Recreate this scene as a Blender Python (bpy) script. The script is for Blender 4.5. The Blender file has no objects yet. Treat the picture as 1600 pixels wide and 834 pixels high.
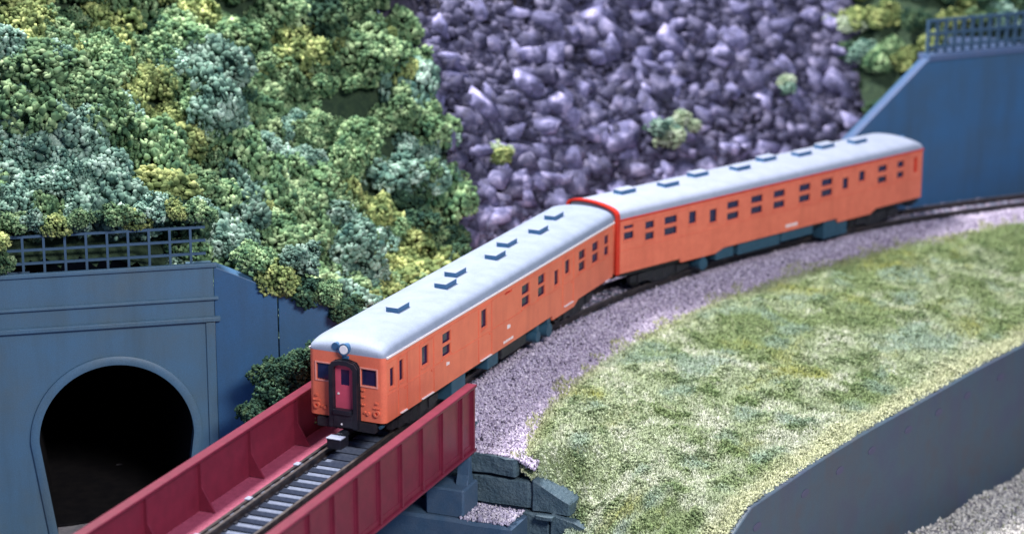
import bpy, bmesh, math, random
import numpy as np
from mathutils import Vector, Matrix

# ---------------------------------------------------------------- scene, camera, light
# one Blender unit is one metre of the prototype; the layout itself is 1:150
scene = bpy.context.scene
scene.unit_settings.system = 'METRIC'
scene.unit_settings.scale_length = 1 / 150
col = scene.collection
random.seed(7)
rng = np.random.default_rng(11)

YAW, PITCH, ROLL, FPX = 0.4274, 0.2697, 0.0025, 3641.26
CAM = np.array([-64.3268, -33.8665, 26.3951])
_d = np.array([math.cos(PITCH) * math.cos(YAW), math.cos(PITCH) * math.sin(YAW), -math.sin(PITCH)])
_r = np.cross(_d, [0, 0, 1.0]); _r /= np.linalg.norm(_r)
_u = np.cross(_r, _d)
_r, _u = math.cos(ROLL) * _r + math.sin(ROLL) * _u, -math.sin(ROLL) * _r + math.cos(ROLL) * _u
cd = bpy.data.cameras.new('camera')
cam = bpy.data.objects.new('camera', cd); col.objects.link(cam)
cd.sensor_width = 36.0; cd.lens = FPX / 1600 * 36
cd.clip_start = 1.0; cd.clip_end = 600
M = Matrix.Identity(4)
for i in range(3):
    M[i][0], M[i][1], M[i][2], M[i][3] = _r[i], _u[i], -_d[i], CAM[i]
cam.matrix_world = M
cd.dof.use_dof = True
cd.dof.focus_distance = 80.0
cd.dof.aperture_fstop = 0.14
scene.camera = cam

world = bpy.data.worlds.new('World'); scene.world = world; world.use_nodes = True
bg = world.node_tree.nodes['Background']
bg.inputs[0].default_value = (0.34, 0.50, 0.95, 1); bg.inputs[1].default_value = 0.25

def area(name, loc, target, size, power, color):
    l = bpy.data.lights.new(name, 'AREA'); l.shape = 'RECTANGLE'
    l.size, l.size_y = size; l.energy = power; l.color = color
    o = bpy.data.objects.new(name, l); col.objects.link(o)
    o.location = loc
    o.rotation_euler = (Vector(target) - Vector(loc)).to_track_quat('-Z', 'Y').to_euler()
    return o
# ceiling lamps of the exhibition room, over the layout
area('ceiling_lamp', (16, 27, 70), (14, 0, 0), (16, 14), 100000, (1.0, 0.95, 0.93))
area('ceiling_lamp', (-40, -56, 54), (12, -2, 0), (26, 16), 54000, (1.0, 0.95, 0.93))

vs = scene.view_settings
vs.view_transform = 'Standard'; vs.look = 'None'; vs.exposure = 0.58; vs.gamma = 1.0
vs.use_curve_mapping = False
scene.render.engine = 'CYCLES'
scene.cycles.max_bounces = 6

# ---------------------------------------------------------------- helpers
def tag(o, label=None, cat=None, group=None, kind=None):
    if label: o['label'] = label
    if cat: o['category'] = cat
    if group: o['group'] = group
    if kind: o['kind'] = kind
    return o

def empty(name, loc=(0, 0, 0), rz=0.0, parent=None):
    o = bpy.data.objects.new(name, None); col.objects.link(o)
    o.location = loc; o.rotation_euler = (0, 0, rz)
    o.empty_display_size = 0.3
    if parent: o.parent = parent
    return o

def link(name, me, parent=None):
    o = bpy.data.objects.new(name, me); col.objects.link(o)
    if parent: o.parent = parent
    return o

def np_mesh(name, V, F, m=None, smooth=False):
    """V (n,3) array, F (k,3 or 4) int array"""
    V = np.asarray(V, np.float32); F = np.asarray(F, np.int32)
    me = bpy.data.meshes.new(name)
    me.vertices.add(len(V)); me.vertices.foreach_set('co', V.ravel())
    k = F.shape[1]
    me.loops.add(F.size); me.loops.foreach_set('vertex_index', F.ravel())
    me.polygons.add(len(F))
    me.polygons.foreach_set('loop_start', np.arange(0, F.size, k, dtype=np.int32))
    me.polygons.foreach_set('loop_total', np.full(len(F), k, np.int32))
    if smooth: me.polygons.foreach_set('use_smooth', np.ones(len(F), bool))
    me.update(calc_edges=True); me.validate()
    if m: me.materials.append(m)
    return me

class MB:
    def __init__(s): s.v = []; s.f = []
    def add(s, V, F):
        n = len(s.v); s.v += [tuple(p) for p in V]; s.f += [tuple(i + n for i in f) for f in F]; return s
    def box(s, x0, x1, y0, y1, z0, z1, fn=None):
        V = [(x, y, z) for z in (z0, z1) for y in (y0, y1) for x in (x0, x1)]
        if fn: V = [fn(*p) for p in V]
        return s.add(V, [(0, 2, 3, 1), (4, 5, 7, 6), (0, 1, 5, 4), (2, 6, 7, 3), (0, 4, 6, 2), (1, 3, 7, 5)])
    def prism(s, poly, h0, h1, fn=None):
        """poly of 2D points extruded between h0 and h1; fn(a,b,h)->xyz"""
        fn = fn or (lambda a, b, h: (a, b, h)); n = len(poly)
        V = [fn(a, b, h0) for a, b in poly] + [fn(a, b, h1) for a, b in poly]
        F = [tuple(range(n))[::-1], tuple(range(n, 2 * n))] + [(i, (i + 1) % n, n + (i + 1) % n, n + i) for i in range(n)]
        return s.add(V, F)
    def cyl(s, c, r, h, axis='z', n=16, r2=None):
        r2 = r if r2 is None else r2
        ring = [(math.cos(2 * math.pi * i / n), math.sin(2 * math.pi * i / n)) for i in range(n)]
        def P(a, b, t):
            if axis == 'z': return (c[0] + a, c[1] + b, c[2] + t)
            if axis == 'x': return (c[0] + t, c[1] + a, c[2] + b)
            return (c[0] + a, c[1] + t, c[2] + b)
        V = [P(a * r, b * r, 0) for a, b in ring] + [P(a * r2, b * r2, h) for a, b in ring]
        F = [tuple(range(n))[::-1], tuple(range(n, 2 * n))] + [(i, (i + 1) % n, n + (i + 1) % n, n + i) for i in range(n)]
        return s.add(V, F)
    def ring(s, c, r0, r1, h, axis='x', n=24):
        V = []; F = []
        for i in range(n):
            a = 2 * math.pi * i / n; ca, sa = math.cos(a), math.sin(a)
            for r, t in ((r0, 0), (r1, 0), (r1, h), (r0, h)):
                if axis == 'x': V.append((c[0] + t, c[1] + ca * r, c[2] + sa * r))
                elif axis == 'y': V.append((c[0] + ca * r, c[1] + t, c[2] + sa * r))
                else: V.append((c[0] + ca * r, c[1] + sa * r, c[2] + t))
        for i in range(n):
            j = (i + 1) % n
            for k in range(4):
                l = (k + 1) % 4
                F.append((4 * i + k, 4 * i + l, 4 * j + l, 4 * j + k))
        return s.add(V, F)
    def mesh(s, name, m):
        me = bpy.data.meshes.new(name); me.from_pydata(s.v, [], s.f); me.validate()
        bm = bmesh.new(); bm.from_mesh(me)
        bmesh.ops.recalc_face_normals(bm, faces=bm.faces); bm.to_mesh(me); bm.free()
        if m: me.materials.append(m)
        return me
    def build(s, name, m, parent=None, bevel=0.0, smooth=False, seg=2):
        me = s.mesh(name, m)
        o = link(name, me, parent)
        if smooth:
            me.polygons.foreach_set('use_smooth', np.ones(len(me.polygons), bool))
            me.set_sharp_from_angle(angle=math.radians(40))
        if bevel:
            b = o.modifiers.new('bevel', 'BEVEL'); b.width = bevel; b.segments = seg; b.limit_method = 'ANGLE'
        return o

# ---------------------------------------------------------------- materials
def lin(c):
    return tuple((x / 12.92 if x <= 0.04045 else ((x + 0.055) / 1.055) ** 2.4) for x in [v / 255 for v in c])

def mat(name, c1, c2=None, scale=3.0, rough=0.6, bump=0.0, bscale=None, c3=None, detail=6, spec=0.4, rand=0.0, dist=0.02, metal=0.0, grain=0.0, coat=0.0, streak=None):
    m = bpy.data.materials.new(name); m.use_nodes = True
    nt = m.node_tree; N = nt.nodes; L = nt.links; p = N['Principled BSDF']
    c2 = c2 or tuple(min(1, v * 0.8) for v in c1)
    tc = N.new('ShaderNodeTexCoord')
    vec = tc.outputs['Object']
    if rand:
        oi = N.new('ShaderNodeObjectInfo'); mm = N.new('ShaderNodeVectorMath'); mm.operation = 'ADD'
        sc = N.new('ShaderNodeMath'); sc.operation = 'MULTIPLY'; sc.inputs[1].default_value = 97.0
        L.new(oi.outputs['Random'], sc.inputs[0]); L.new(vec, mm.inputs[0]); L.new(sc.outputs[0], mm.inputs[1])
        vec = mm.outputs[0]
    n = N.new('ShaderNodeTexNoise'); n.inputs['Scale'].default_value = scale; n.inputs['Detail'].default_value = detail
    n.inputs['Roughness'].default_value = 0.62
    L.new(vec, n.inputs['Vector'])
    r = N.new('ShaderNodeValToRGB'); e = r.color_ramp.elements
    e[0].position, e[1].position = 0.36, 0.66
    e[0].color = (*c1, 1); e[1].color = (*c2, 1)
    if c3:
        x = e.new(0.51); x.color = (*c3, 1)
    L.new(n.outputs['Fac'], r.inputs['Fac'])
    out = r.outputs['Color']
    if streak:
        mp = N.new('ShaderNodeMapping'); mp.inputs['Scale'].default_value = (0.9, 0.9, 0.10); L.new(vec, mp.inputs['Vector'])
        sn = N.new('ShaderNodeTexNoise'); sn.inputs['Scale'].default_value = 1.1; sn.inputs['Detail'].default_value = 7; sn.inputs['Roughness'].default_value = 0.68
        L.new(mp.outputs[0], sn.inputs['Vector'])
        sr = N.new('ShaderNodeMapRange'); sr.inputs['From Min'].default_value = 0.46; sr.inputs['From Max'].default_value = 0.68; sr.inputs['To Max'].default_value = 0.42
        L.new(sn.outputs['Fac'], sr.inputs['Value'])
        mx = N.new('ShaderNodeMix'); mx.data_type = 'RGBA'; mx.inputs['B'].default_value = (*streak, 1)
        L.new(sr.outputs[0], mx.inputs['Factor']); L.new(out, mx.inputs['A']); out = mx.outputs['Result']
    if rand or grain:
        hs = N.new('ShaderNodeHueSaturation'); L.new(out, hs.inputs['Color'])
        if rand:
            mr = N.new('ShaderNodeMapRange'); mr.inputs['To Min'].default_value = 1 - rand; mr.inputs['To Max'].default_value = 1 + rand
            L.new(oi.outputs['Random'], mr.inputs['Value']); L.new(mr.outputs[0], hs.inputs['Value'])
        else:
            g = N.new('ShaderNodeTexNoise'); g.inputs['Scale'].default_value = 28; g.inputs['Detail'].default_value = 2
            L.new(vec, g.inputs['Vector'])
            mr = N.new('ShaderNodeMapRange'); mr.inputs['From Min'].default_value = 0.3; mr.inputs['From Max'].default_value = 0.7
            mr.inputs['To Min'].default_value = 1 - grain; mr.inputs['To Max'].default_value = 1 + grain
            L.new(g.outputs['Fac'], mr.inputs['Value']); L.new(mr.outputs[0], hs.inputs['Value'])
        out = hs.outputs['Color']
    L.new(out, p.inputs['Base Color'])
    p.inputs['Roughness'].default_value = rough; p.inputs['Specular IOR Level'].default_value = spec
    p.inputs['Metallic'].default_value = metal
    if coat: p.inputs['Coat Weight'].default_value = coat; p.inputs['Coat Roughness'].default_value = 0.15
    if bump:
        b = N.new('ShaderNodeBump'); b.inputs['Strength'].default_value = bump; b.inputs['Distance'].default_value = dist
        if bscale:
            n2 = N.new('ShaderNodeTexNoise'); n2.inputs['Scale'].default_value = bscale; n2.inputs['Detail'].default_value = 5
            L.new(vec, n2.inputs['Vector']); L.new(n2.outputs['Fac'], b.inputs['Height'])
        else: L.new(n.outputs['Fac'], b.inputs['Height'])
        L.new(b.outputs['Normal'], p.inputs['Normal'])
    return m

MT = dict(
    orange=mat('orange_paint', (0.76, 0.185, 0.105), (0.68, 0.155, 0.09), 1.2, 0.42, 0.2, 40, spec=0.45, grain=0.08, dist=0.006, streak=(0.50, 0.11, 0.065)),
    orange2=mat('worn_orange_paint', (0.76, 0.19, 0.115), (0.68, 0.155, 0.095), 2.2, 0.48, 0.2, 40, spec=0.4, grain=0.08, dist=0.006, streak=(0.50, 0.11, 0.065)),
    redrim=mat('red_rim_paint', (0.62, 0.035, 0.018), None, 3, 0.4),
    pinkdoor=mat('faded_red_door', (0.56, 0.085, 0.15), (0.50, 0.075, 0.13), 3, 0.4),
    roof=mat('pale_grey_roof', (0.27, 0.325, 0.43), (0.23, 0.28, 0.37), 1.4, 0.6, 0.25, 30, grain=0.09, dist=0.006),
    roof2=mat('light_grey_roof', (0.32, 0.365, 0.465), (0.28, 0.325, 0.42), 1.4, 0.6, 0.25, 30, grain=0.09, dist=0.006),
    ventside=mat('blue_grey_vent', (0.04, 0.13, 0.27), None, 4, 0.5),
    white=mat('white_line', (0.85, 0.80, 0.82), (0.78, 0.72, 0.76), 6, 0.5),
    glass=mat('dark_window_glass', (0.012, 0.012, 0.05), (0.02, 0.02, 0.08), 1.5, 0.12, spec=0.6),
    glass2=mat('indigo_window_glass', (0.010, 0.014, 0.055), (0.016, 0.02, 0.075), 1.5, 0.12, spec=0.6),
    blk=mat('black_plastic', (0.010, 0.012, 0.020), (0.018, 0.02, 0.03), 4, 0.42),
    chassis=mat('dark_chassis', (0.012, 0.013, 0.018), (0.022, 0.022, 0.03), 5, 0.55),
    teal=mat('teal_grey_underfloor', (0.028, 0.085, 0.14), (0.022, 0.065, 0.11), 4, 0.5),
    silver=mat('silver_lens', (0.85, 0.87, 0.9), (0.8, 0.83, 0.88), 4, 0.15, spec=0.8),
    frame=mat('pale_window_frame', (0.80, 0.33, 0.27), None, 4, 0.4),
    coupler=mat('grey_coupler_top', (0.34, 0.38, 0.50), (0.25, 0.28, 0.38), 12, 0.35, 0.3, 60),
    girder=mat('crimson_girder_paint', (0.170, 0.018, 0.042), (0.130, 0.015, 0.034), 2.0, 0.42, 0.2, 50, grain=0.12, dist=0.006),
    deck=mat('crimson_deck', (0.34, 0.07, 0.13), (0.27, 0.05, 0.10), 5, 0.5, 0.5, 55, grain=0.2, dist=0.02),
    rail=mat('dark_rail', (0.012, 0.012, 0.016), (0.05, 0.04, 0.038), 3, 0.4, spec=0.5),
    railtop=mat('rail_head', (0.26, 0.23, 0.22), (0.14, 0.12, 0.12), 4, 0.3, metal=0.7),
    sleeper=mat('blue_grey_sleeper', (0.11, 0.14, 0.21), (0.17, 0.20, 0.28), 9, 0.5, 0.3, 40),
    bed=mat('dark_track_bed', (0.016, 0.042, 0.10), (0.024, 0.055, 0.12), 6, 0.6),
    concrete=mat('blue_grey_portal_concrete', (0.066, 0.150, 0.245), (0.080, 0.135, 0.180), 0.45, 0.5, 0.25, 26, c3=(0.070, 0.140, 0.212), grain=0.14, dist=0.012, streak=(0.055, 0.095, 0.125)),
    wallblue=mat('blue_painted_wall', (0.036, 0.120, 0.260), (0.044, 0.105, 0.195), 0.35, 0.5, 0.2, 26, grain=0.12, dist=0.012, streak=(0.040, 0.080, 0.135)),
    coping=mat('pale_coping', (0.065, 0.12, 0.24), (0.09, 0.13, 0.24), 1.5, 0.5, 0.2, 30, grain=0.1),
    fence=mat('slate_fence', (0.035, 0.085, 0.15), (0.05, 0.10, 0.17), 4, 0.6),
    retain=mat('slate_retaining_wall', (0.052, 0.070, 0.115), (0.064, 0.070, 0.090), 0.5, 0.55, 0.25, 24, c3=(0.050, 0.085, 0.118), grain=0.12, dist=0.012, streak=(0.070, 0.066, 0.075)),
    weep=mat('pale_weep_hole', (0.080, 0.080, 0.145), None, 4, 0.6),
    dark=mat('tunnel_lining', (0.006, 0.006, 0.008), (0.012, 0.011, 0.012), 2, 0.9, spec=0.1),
    stone=mat('dark_teal_stone', (0.048, 0.088, 0.12), (0.080, 0.125, 0.155), 2.5, 0.65, 0.9, 9, grain=0.25, dist=0.06),
    slab=mat('blue_pier_concrete', (0.04, 0.085, 0.15), (0.06, 0.10, 0.16), 2.0, 0.6, 0.5, 20, grain=0.15),
    rock=mat('violet_grey_rock', (0.050, 0.050, 0.095), (0.32, 0.305, 0.47), 0.9, 0.75, 0.35, 12, c3=(0.112, 0.114, 0.215), rand=0.50, dist=0.03, detail=9, spec=0.25),
    rockbase=mat('dark_rock_base', (0.012, 0.012, 0.022), (0.05, 0.046, 0.08), 1.6, 0.8, 1.0, 5, dist=0.15),
    soil=mat('dark_hill_soil', (0.014, 0.034, 0.020), (0.035, 0.065, 0.032), 4, 0.9, 0.8, 6, dist=0.1),
    leaf_g=mat('green_foliage', (0.026, 0.072, 0.040), (0.36, 0.48, 0.26), 2.0, 0.85, c3=(0.115, 0.205, 0.100), rand=0.30, spec=0.15),
    leaf_y=mat('olive_foliage', (0.042, 0.076, 0.028), (0.42, 0.47, 0.19), 2.0, 0.85, c3=(0.16, 0.212, 0.078), rand=0.25, spec=0.15),
    leaf_t=mat('teal_foliage', (0.030, 0.08, 0.07), (0.38, 0.52, 0.44), 2.0, 0.85, c3=(0.125, 0.225, 0.175), rand=0.25, spec=0.15),
    leaf_d=mat('dark_foliage', (0.015, 0.042, 0.035), (0.10, 0.16, 0.08), 1.8, 0.9, c3=(0.035, 0.08, 0.05), rand=0.25, spec=0.1),
    leaf_p=mat('pale_foliage', (0.20, 0.30, 0.20), (0.50, 0.58, 0.48), 1.8, 0.85, c3=(0.34, 0.42, 0.28), rand=0.15, spec=0.15),
    bark=mat('brown_twig', (0.035, 0.025, 0.02), None, 5, 0.9),
    ballast=mat('violet_ballast_base', (0.07, 0.06, 0.11), (0.17, 0.15, 0.24), 6, 0.85, 0.8, 30, dist=0.05),
    water=mat('blue_river', (0.012, 0.045, 0.15), (0.02, 0.07, 0.21), 0.5, 0.35, 0.2, 2.5, dist=0.05),
    lower=mat('grey_lower_ground', (0.20, 0.195, 0.21), (0.42, 0.41, 0.41), 1.2, 0.9, 0.7, 12, c3=(0.26, 0.25, 0.27), dist=0.06),
)

def attr_mat(name, rough=0.85, spec=0.2):
    """piece colours (paint, foam, stone) stored per piece"""
    m = bpy.data.materials.new(name); m.use_nodes = True
    N = m.node_tree.nodes; p = N['Principled BSDF']
    a = N.new('ShaderNodeAttribute'); a.attribute_name = 'tint'
    m.node_tree.links.new(a.outputs['Color'], p.inputs['Base Color'])
    p.inputs['Roughness'].default_value = rough; p.inputs['Specular IOR Level'].default_value = spec
    return m
MT['gravel_tint'] = attr_mat('ballast_stones'); MT['grass_tint'] = attr_mat('ground_foam_and_fibre', 0.9, 0.1)

def set_tint(me, colors_per_vert):
    a = me.color_attributes.new('tint', 'FLOAT_COLOR', 'POINT')
    c = np.ones((len(colors_per_vert), 4), np.float32); c[:, :3] = colors_per_vert
    a.data.foreach_set('color', c.ravel())

# simple value noise for terrain and colour patches
_tab = rng.random((64, 64, 64)).astype(np.float32)
def vnoise(P, scale):
    P = np.asarray(P, float) * scale; i = np.floor(P).astype(int); f = P - i; f = f * f * (3 - 2 * f)
    r = 0
    for dx in (0, 1):
        for dy in (0, 1):
            for dz in (0, 1):
                w = (f[:, 0] if dx else 1 - f[:, 0]) * (f[:, 1] if dy else 1 - f[:, 1]) * (f[:, 2] if dz else 1 - f[:, 2])
                r = r + w * _tab[(i[:, 0] + dx) % 64, (i[:, 1] + dy) % 64, (i[:, 2] + dz) % 64]
    return r
def fbm(P, s, o=3):
    a = 0; w = 0
    for k in range(o):
        a = a + vnoise(np.asarray(P) + 17.3 * k, s * 2 ** k) * 0.5 ** k; w += 0.5 ** k
    return a / w

# ---------------------------------------------------------------- track line
H0 = math.radians(2.6); C0 = np.array([3.0, 1.425]); S0, R0 = 5.3, 50.0
DR = np.array([math.cos(H0), math.sin(H0)]); NM = np.array([-DR[1], DR[0]])
CEN = C0 + DR * S0 - NM * R0
def track(s, lat=0.0):
    """point at distance s along the line, lat to its left"""
    s = np.asarray(s, float); lat = np.asarray(lat, float)
    a = H0 - (s - S0) / R0
    cx = CEN[0] - (R0 + lat) * np.sin(a); cy = CEN[1] + (R0 + lat) * np.cos(a)
    sx = C0[0] + DR[0] * s + NM[0] * lat; sy = C0[1] + DR[1] * s + NM[1] * lat
    t = s <= S0
    return np.where(t, sx, cx), np.where(t, sy, cy)
def heading(s): return H0 if s <= S0 else H0 - (s - S0) / R0
def T3(s, lat, z):
    x, y = track(s, lat); return (float(x), float(y), z)

def sstep(a, b, x):
    t = np.clip((np.asarray(x, float) - a) / (b - a), 0, 1); return t * t * (3 - 2 * t)

# ================================================================ SETTING
# --- lower ground and river
me = MB().box(-70, 95, -75, 75, -9.2, -9.0).mesh('ground', MT['lower'])
tag(link('ground', me), kind='structure')
def sheet(name, xs, ys, zf, m, smooth=True):
    X, Y = np.meshgrid(xs, ys, indexing='ij'); Z = zf(X, Y)
    V = np.stack([X, Y, Z], -1).reshape(-1, 3); nx, ny = X.shape
    idx = np.arange(nx * ny).reshape(nx, ny)
    F = np.stack([idx[:-1, :-1], idx[1:, :-1], idx[1:, 1:], idx[:-1, 1:]], -1).reshape(-1, 4)
    return np_mesh(name, V, F, m, smooth)
tag(link('river', sheet('river', np.linspace(-30, 26, 60), np.linspace(-8.6, 16, 40),
    lambda X, Y: -5.3 + 0.05 * vnoise(np.stack([X, Y, 0 * X], -1).reshape(-1, 3), 0.7).reshape(X.shape), MT['water'])), kind='structure')

# --- hill and rock slope
PP0 = np.array([2.9, 8.26]); PH = math.radians(-52)
PD = np.array([math.cos(PH), math.sin(PH)]); PN = np.array([-PD[1], PD[0]])
WH = math.radians(-62); WD = np.array([math.cos(WH), math.sin(WH)]); WN = np.array([-WD[1], WD[0]])
RWo = np.array(T3(42, 2.4, 0)[:2]); RH = math.radians(-38)
RD = np.array([math.cos(RH), math.sin(RH)]); RN = np.array([-RD[1], RD[0]])
def hill(s, lat):
    s = np.asarray(s, float); lat = np.asarray(lat, float)
    x, y = track(s, lat)
    k = 1.0 + 0.55 * sstep(11, 16, s)
    zB = -0.6 + k * (lat - 3.8)
    ax = (x - PP0[0]) * PD[0] + (y - PP0[1]) * PD[1]
    q = (x - PP0[0]) * PN[0] + (y - PP0[1]) * PN[1]
    qw = (x - PP0[0]) * WN[0] + (y - PP0[1]) * WN[1]
    zA = 4.5 + 0.9 * q
    z = np.minimum(zB, zA)
    q2 = (x - RWo[0]) * RN[0] + (y - RWo[1]) * RN[1]
    z = z + (6.3 + 0.9 * q2 - z) * sstep(38.0, 42.5, s) * sstep(0.0, 1.2, q2)
    qq = np.where(ax < 0, q, qw)
    ok = ((qq > 0.45) | (s > 3.2)) & ((q2 > 0.35) | (s < 34))
    return x, y, z, ok
def ridge(V):
    """coarse relief of the rock slope"""
    V = np.asarray(V, float)
    t = sstep(19, 22, V[:, 0]) * (1 - sstep(38, 41, V[:, 0]))
    t2 = sstep(4.2, 6.0, V[:, 2]) * (1 - sstep(19, 22, V[:, 0]))
    return 1.7 * (fbm(V * [1, 1, 1.6] + 40, 0.55, 3) - 0.5) * t + 2.2 * (vnoise(V * [1, 1, 1.2] + 13, 0.42) - 0.45) * t2
def hill_mesh(name, s0, s1, l0, l1, ns, nl, m, amp=0.35):
    S, Lt = np.meshgrid(np.linspace(s0, s1, ns), np.linspace(l0, l1, nl), indexing='ij')
    x, y, z, ok = hill(S, Lt)
    V = np.stack([x, y, z], -1).reshape(-1, 3)
    V[:, 2] += amp * (fbm(V, 0.6) - 0.5) - 0.15
    V[:, 2] += ridge(V)
    idx = np.arange(S.size).reshape(S.shape)
    F = np.stack([idx[:-1, :-1], idx[:-1, 1:], idx[1:, 1:], idx[1:, :-1]], -1).reshape(-1, 4)
    g = ok.ravel()
    F = F[g[F].all(1)]
    used = np.unique(F); mp = np.zeros(len(V), int); mp[used] = np.arange(len(used))
    return np_mesh(name, V[used], mp[F], m, True)
hillside = tag(link('hillside', hill_mesh('hillside', -14, 17.2, 3.7, 30, 90, 80, MT['soil'])), kind='structure')
rock_slope = tag(link('rock_slope', hill_mesh('rock_slope', 17.2, 39.4, 3.7, 20, 110, 90, MT['rockbase'], 0.6)), kind='structure')
tag(link('upper_bank', hill_mesh('upper_bank', 39.4, 62, 3.7, 20, 60, 60, MT['soil'])), kind='structure')

# --- ballast bed (sheet) and grass bank (sheet)
def lat_edge(s):
    return np.interp(s, [1.4, 6, 13, 19, 26, 35, 43, 60], [4.25, 3.45, 3.05, 2.85, 2.6, 2.35, 2.1, 1.9])
def ballast_z(s, lat):
    a = np.abs(lat)
    sh = 0.45 + 0.0 * s
    z = -0.30 - sh * np.maximum(0, a - 1.45)
    t = (1 - sstep(1.6, 4.2, s)) * sstep(1.7, 2.3, -np.asarray(lat, float))
    z = z + (np.minimum(z, -1.44) - z) * t                # the bed end runs down to the top of the wing blocks
    return np.where(lat > 0, np.maximum(z, -1.0), z)
bs = np.concatenate([np.linspace(1.62, 20, 120), np.linspace(20.2, 60, 120)])
S, Lf = np.meshgrid(bs, np.linspace(0, 1, 50), indexing='ij')
lt = -(lat_edge(S) + 0.5) + Lf * (lat_edge(S) + 0.5 + 4.2)
x, y = track(S, lt); z = ballast_z(S, lt)
V = np.stack([x, y, z], -1).reshape(-1, 3); V[:, 2] += 0.08 * (fbm(V, 3.0) - 0.5)
idx = np.arange(S.size).reshape(S.shape)
F = np.stack([idx[:-1, :-1], idx[1:, :-1], idx[1:, 1:], idx[:-1, 1:]], -1).reshape(-1, 4)
tag(link('ballast_bed', np_mesh('ballast_bed', V, F, MT['ballast'], True)), kind='structure')

WX = np.array([[-6.0, -9.2], [-2.4, -9.8], [3.15, -10.63], [6.56, -11.11], [9.93, -11.58], [14.03, -12.29], [18.02, -13.17], [22.79, -14.15], [27.19, -15.2], [36, -17.8], [47, -22.5]])
WS = np.array([-9.5, -6.0, -0.4, 3.0, 6.7, 12.4, 18.0, 24.8, 30.8, 41.0, 53.0])
def wall_pt(s):
    return np.stack([np.interp(s, WS, WX[:, 0]), np.interp(s, WS, WX[:, 1])], -1)
def wall_z(s): return -2.0 - 0.42 * np.maximum(0, 1.5 - np.asarray(s, float))
def grass_pt(s, v):
    s = np.asarray(s, float); v = np.asarray(v, float)
    le = lat_edge(s)
    ex, ey = track(s, -le); w = wall_pt(s)
    x = ex + (w[..., 0] - ex) * v; y = ey + (w[..., 1] - ey) * v
    z0 = ballast_z(s, -le) + 0.02
    z = z0 + (wall_z(s) - z0) * (v ** 1.15)
    lat = le + v * 9.0
    sf = 1.5 + 2.9 * np.exp(-((lat - 6.6) / 2.0) ** 2)
    z = z - 0.72 * np.maximum(0, sf - s) * np.exp(-np.maximum(0, lat - 8.0) ** 2 / 6.0)
    P = np.stack([x, y, 0 * x], -1).reshape(-1, 3)
    b = (fbm(P, 0.45) - 0.5).reshape(x.shape) * 0.75 + (fbm(P, 1.7) - 0.5).reshape(x.shape) * 0.30
    z = z + b * np.minimum(1, v * 8) * np.minimum(1, (1 - v) * 8)
    return x, y, z
gs = np.concatenate([np.linspace(-8, 12, 110), np.linspace(12.2, 52, 130)])
S, Vv = np.meshgrid(gs, np.linspace(0, 1, 70), indexing='ij')
x, y, z = grass_pt(S, Vv)
V = np.stack([x, y, z], -1).reshape(-1, 3)
idx = np.arange(S.size).reshape(S.shape)
F = np.stack([idx[:-1, :-1], idx[:-1, 1:], idx[1:, 1:], idx[1:, :-1]], -1).reshape(-1, 4)
bad = (S < 1.62) & ((lat_edge(S) + Vv * 9) < 6.2)
F = F[~bad.ravel()[F].any(1)]
MT['turf'] = mat('turf_base', (0.14, 0.19, 0.08), (0.32, 0.36, 0.22), 1.5, 0.9, 0.8, 14, c3=(0.22, 0.28, 0.14), dist=0.08)
tag(link('grass_bank', np_mesh('grass_bank', V, F, MT['turf'], True)), kind='structure')

# --- gravel ground at the foot of the retaining wall
def gz(X, Y):
    P = np.stack([X, Y, 0 * X], -1).reshape(-1, 3)
    return -7.1 - 0.03 * (X - 15) + 0.9 * (fbm(P, 0.35).reshape(X.shape) - 0.5) + 0.25 * (fbm(P, 1.8).reshape(X.shape) - 0.5)
me = sheet('gravel_ground', np.linspace(2, 60, 150), np.linspace(-46, -10, 110), gz, MT['lower'])
tag(link('gravel_ground', me), kind='structure')
# --- floor of the tunnel approach
def tz(X, Y):
    P = np.stack([X, Y, 0 * X], -1).reshape(-1, 3)
    return -4.9 + 0.25 * (fbm(P, 0.9).reshape(X.shape) - 0.5)
me = sheet('tunnel_floor', np.linspace(-9, 3, 30), np.linspace(-3, 12, 40), tz, MT['lower'])
o = tag(link('tunnel_floor', me), kind='structure')
o.location = (*PP0, 0); o.rotation_euler = (0, 0, PH)

# ================================================================ TUNNEL PORTAL
portal = tag(empty('tunnel_portal', (*PP0, -5.2), PH), 'blue grey concrete tunnel portal with round arch, dark mouth and two string courses', 'tunnel portal')
Z = 5.2  # local z offset
ac, ar, zs = -3.57, 2.70, -1.37
def leg(zv): return 0.14 * max(0, (zs - zv)) if zv < zs else 0
m = MB()
ztop = 4.62
def pf(a, b, h): return (a, h, b + Z)
th = 0.9
m.prism([(-11.5, -5.2), (ac - ar + leg(-5.2), -5.2), (ac - ar, zs), (ac - ar, ztop), (-11.5, ztop)], 0, th, pf)
m.prism([(ac + ar - leg(-5.2), -5.2), (0.0, -5.2), (0.0, ztop), (ac + ar, ztop), (ac + ar, zs)], 0, th, pf)
n = 40
for i in range(n):
    a0 = math.pi - math.pi * i / n; a1 = math.pi - math.pi * (i + 1) / n
    p0 = (ac + ar * math.cos(a0), zs + ar * math.sin(a0)); p1 = (ac + ar * math.cos(a1), zs + ar * math.sin(a1))
    V = [pf(p0[0], p0[1], 0), pf(p1[0], p1[1], 0), pf(p1[0], ztop, 0), pf(p0[0], ztop, 0), pf(p0[0], p0[1], th), pf(p1[0], p1[1], th)]
    m.add(V, [(0, 1, 2, 3), (0, 4, 5, 1)])
m.build('portal_wall', MT['concrete'], portal)
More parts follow.
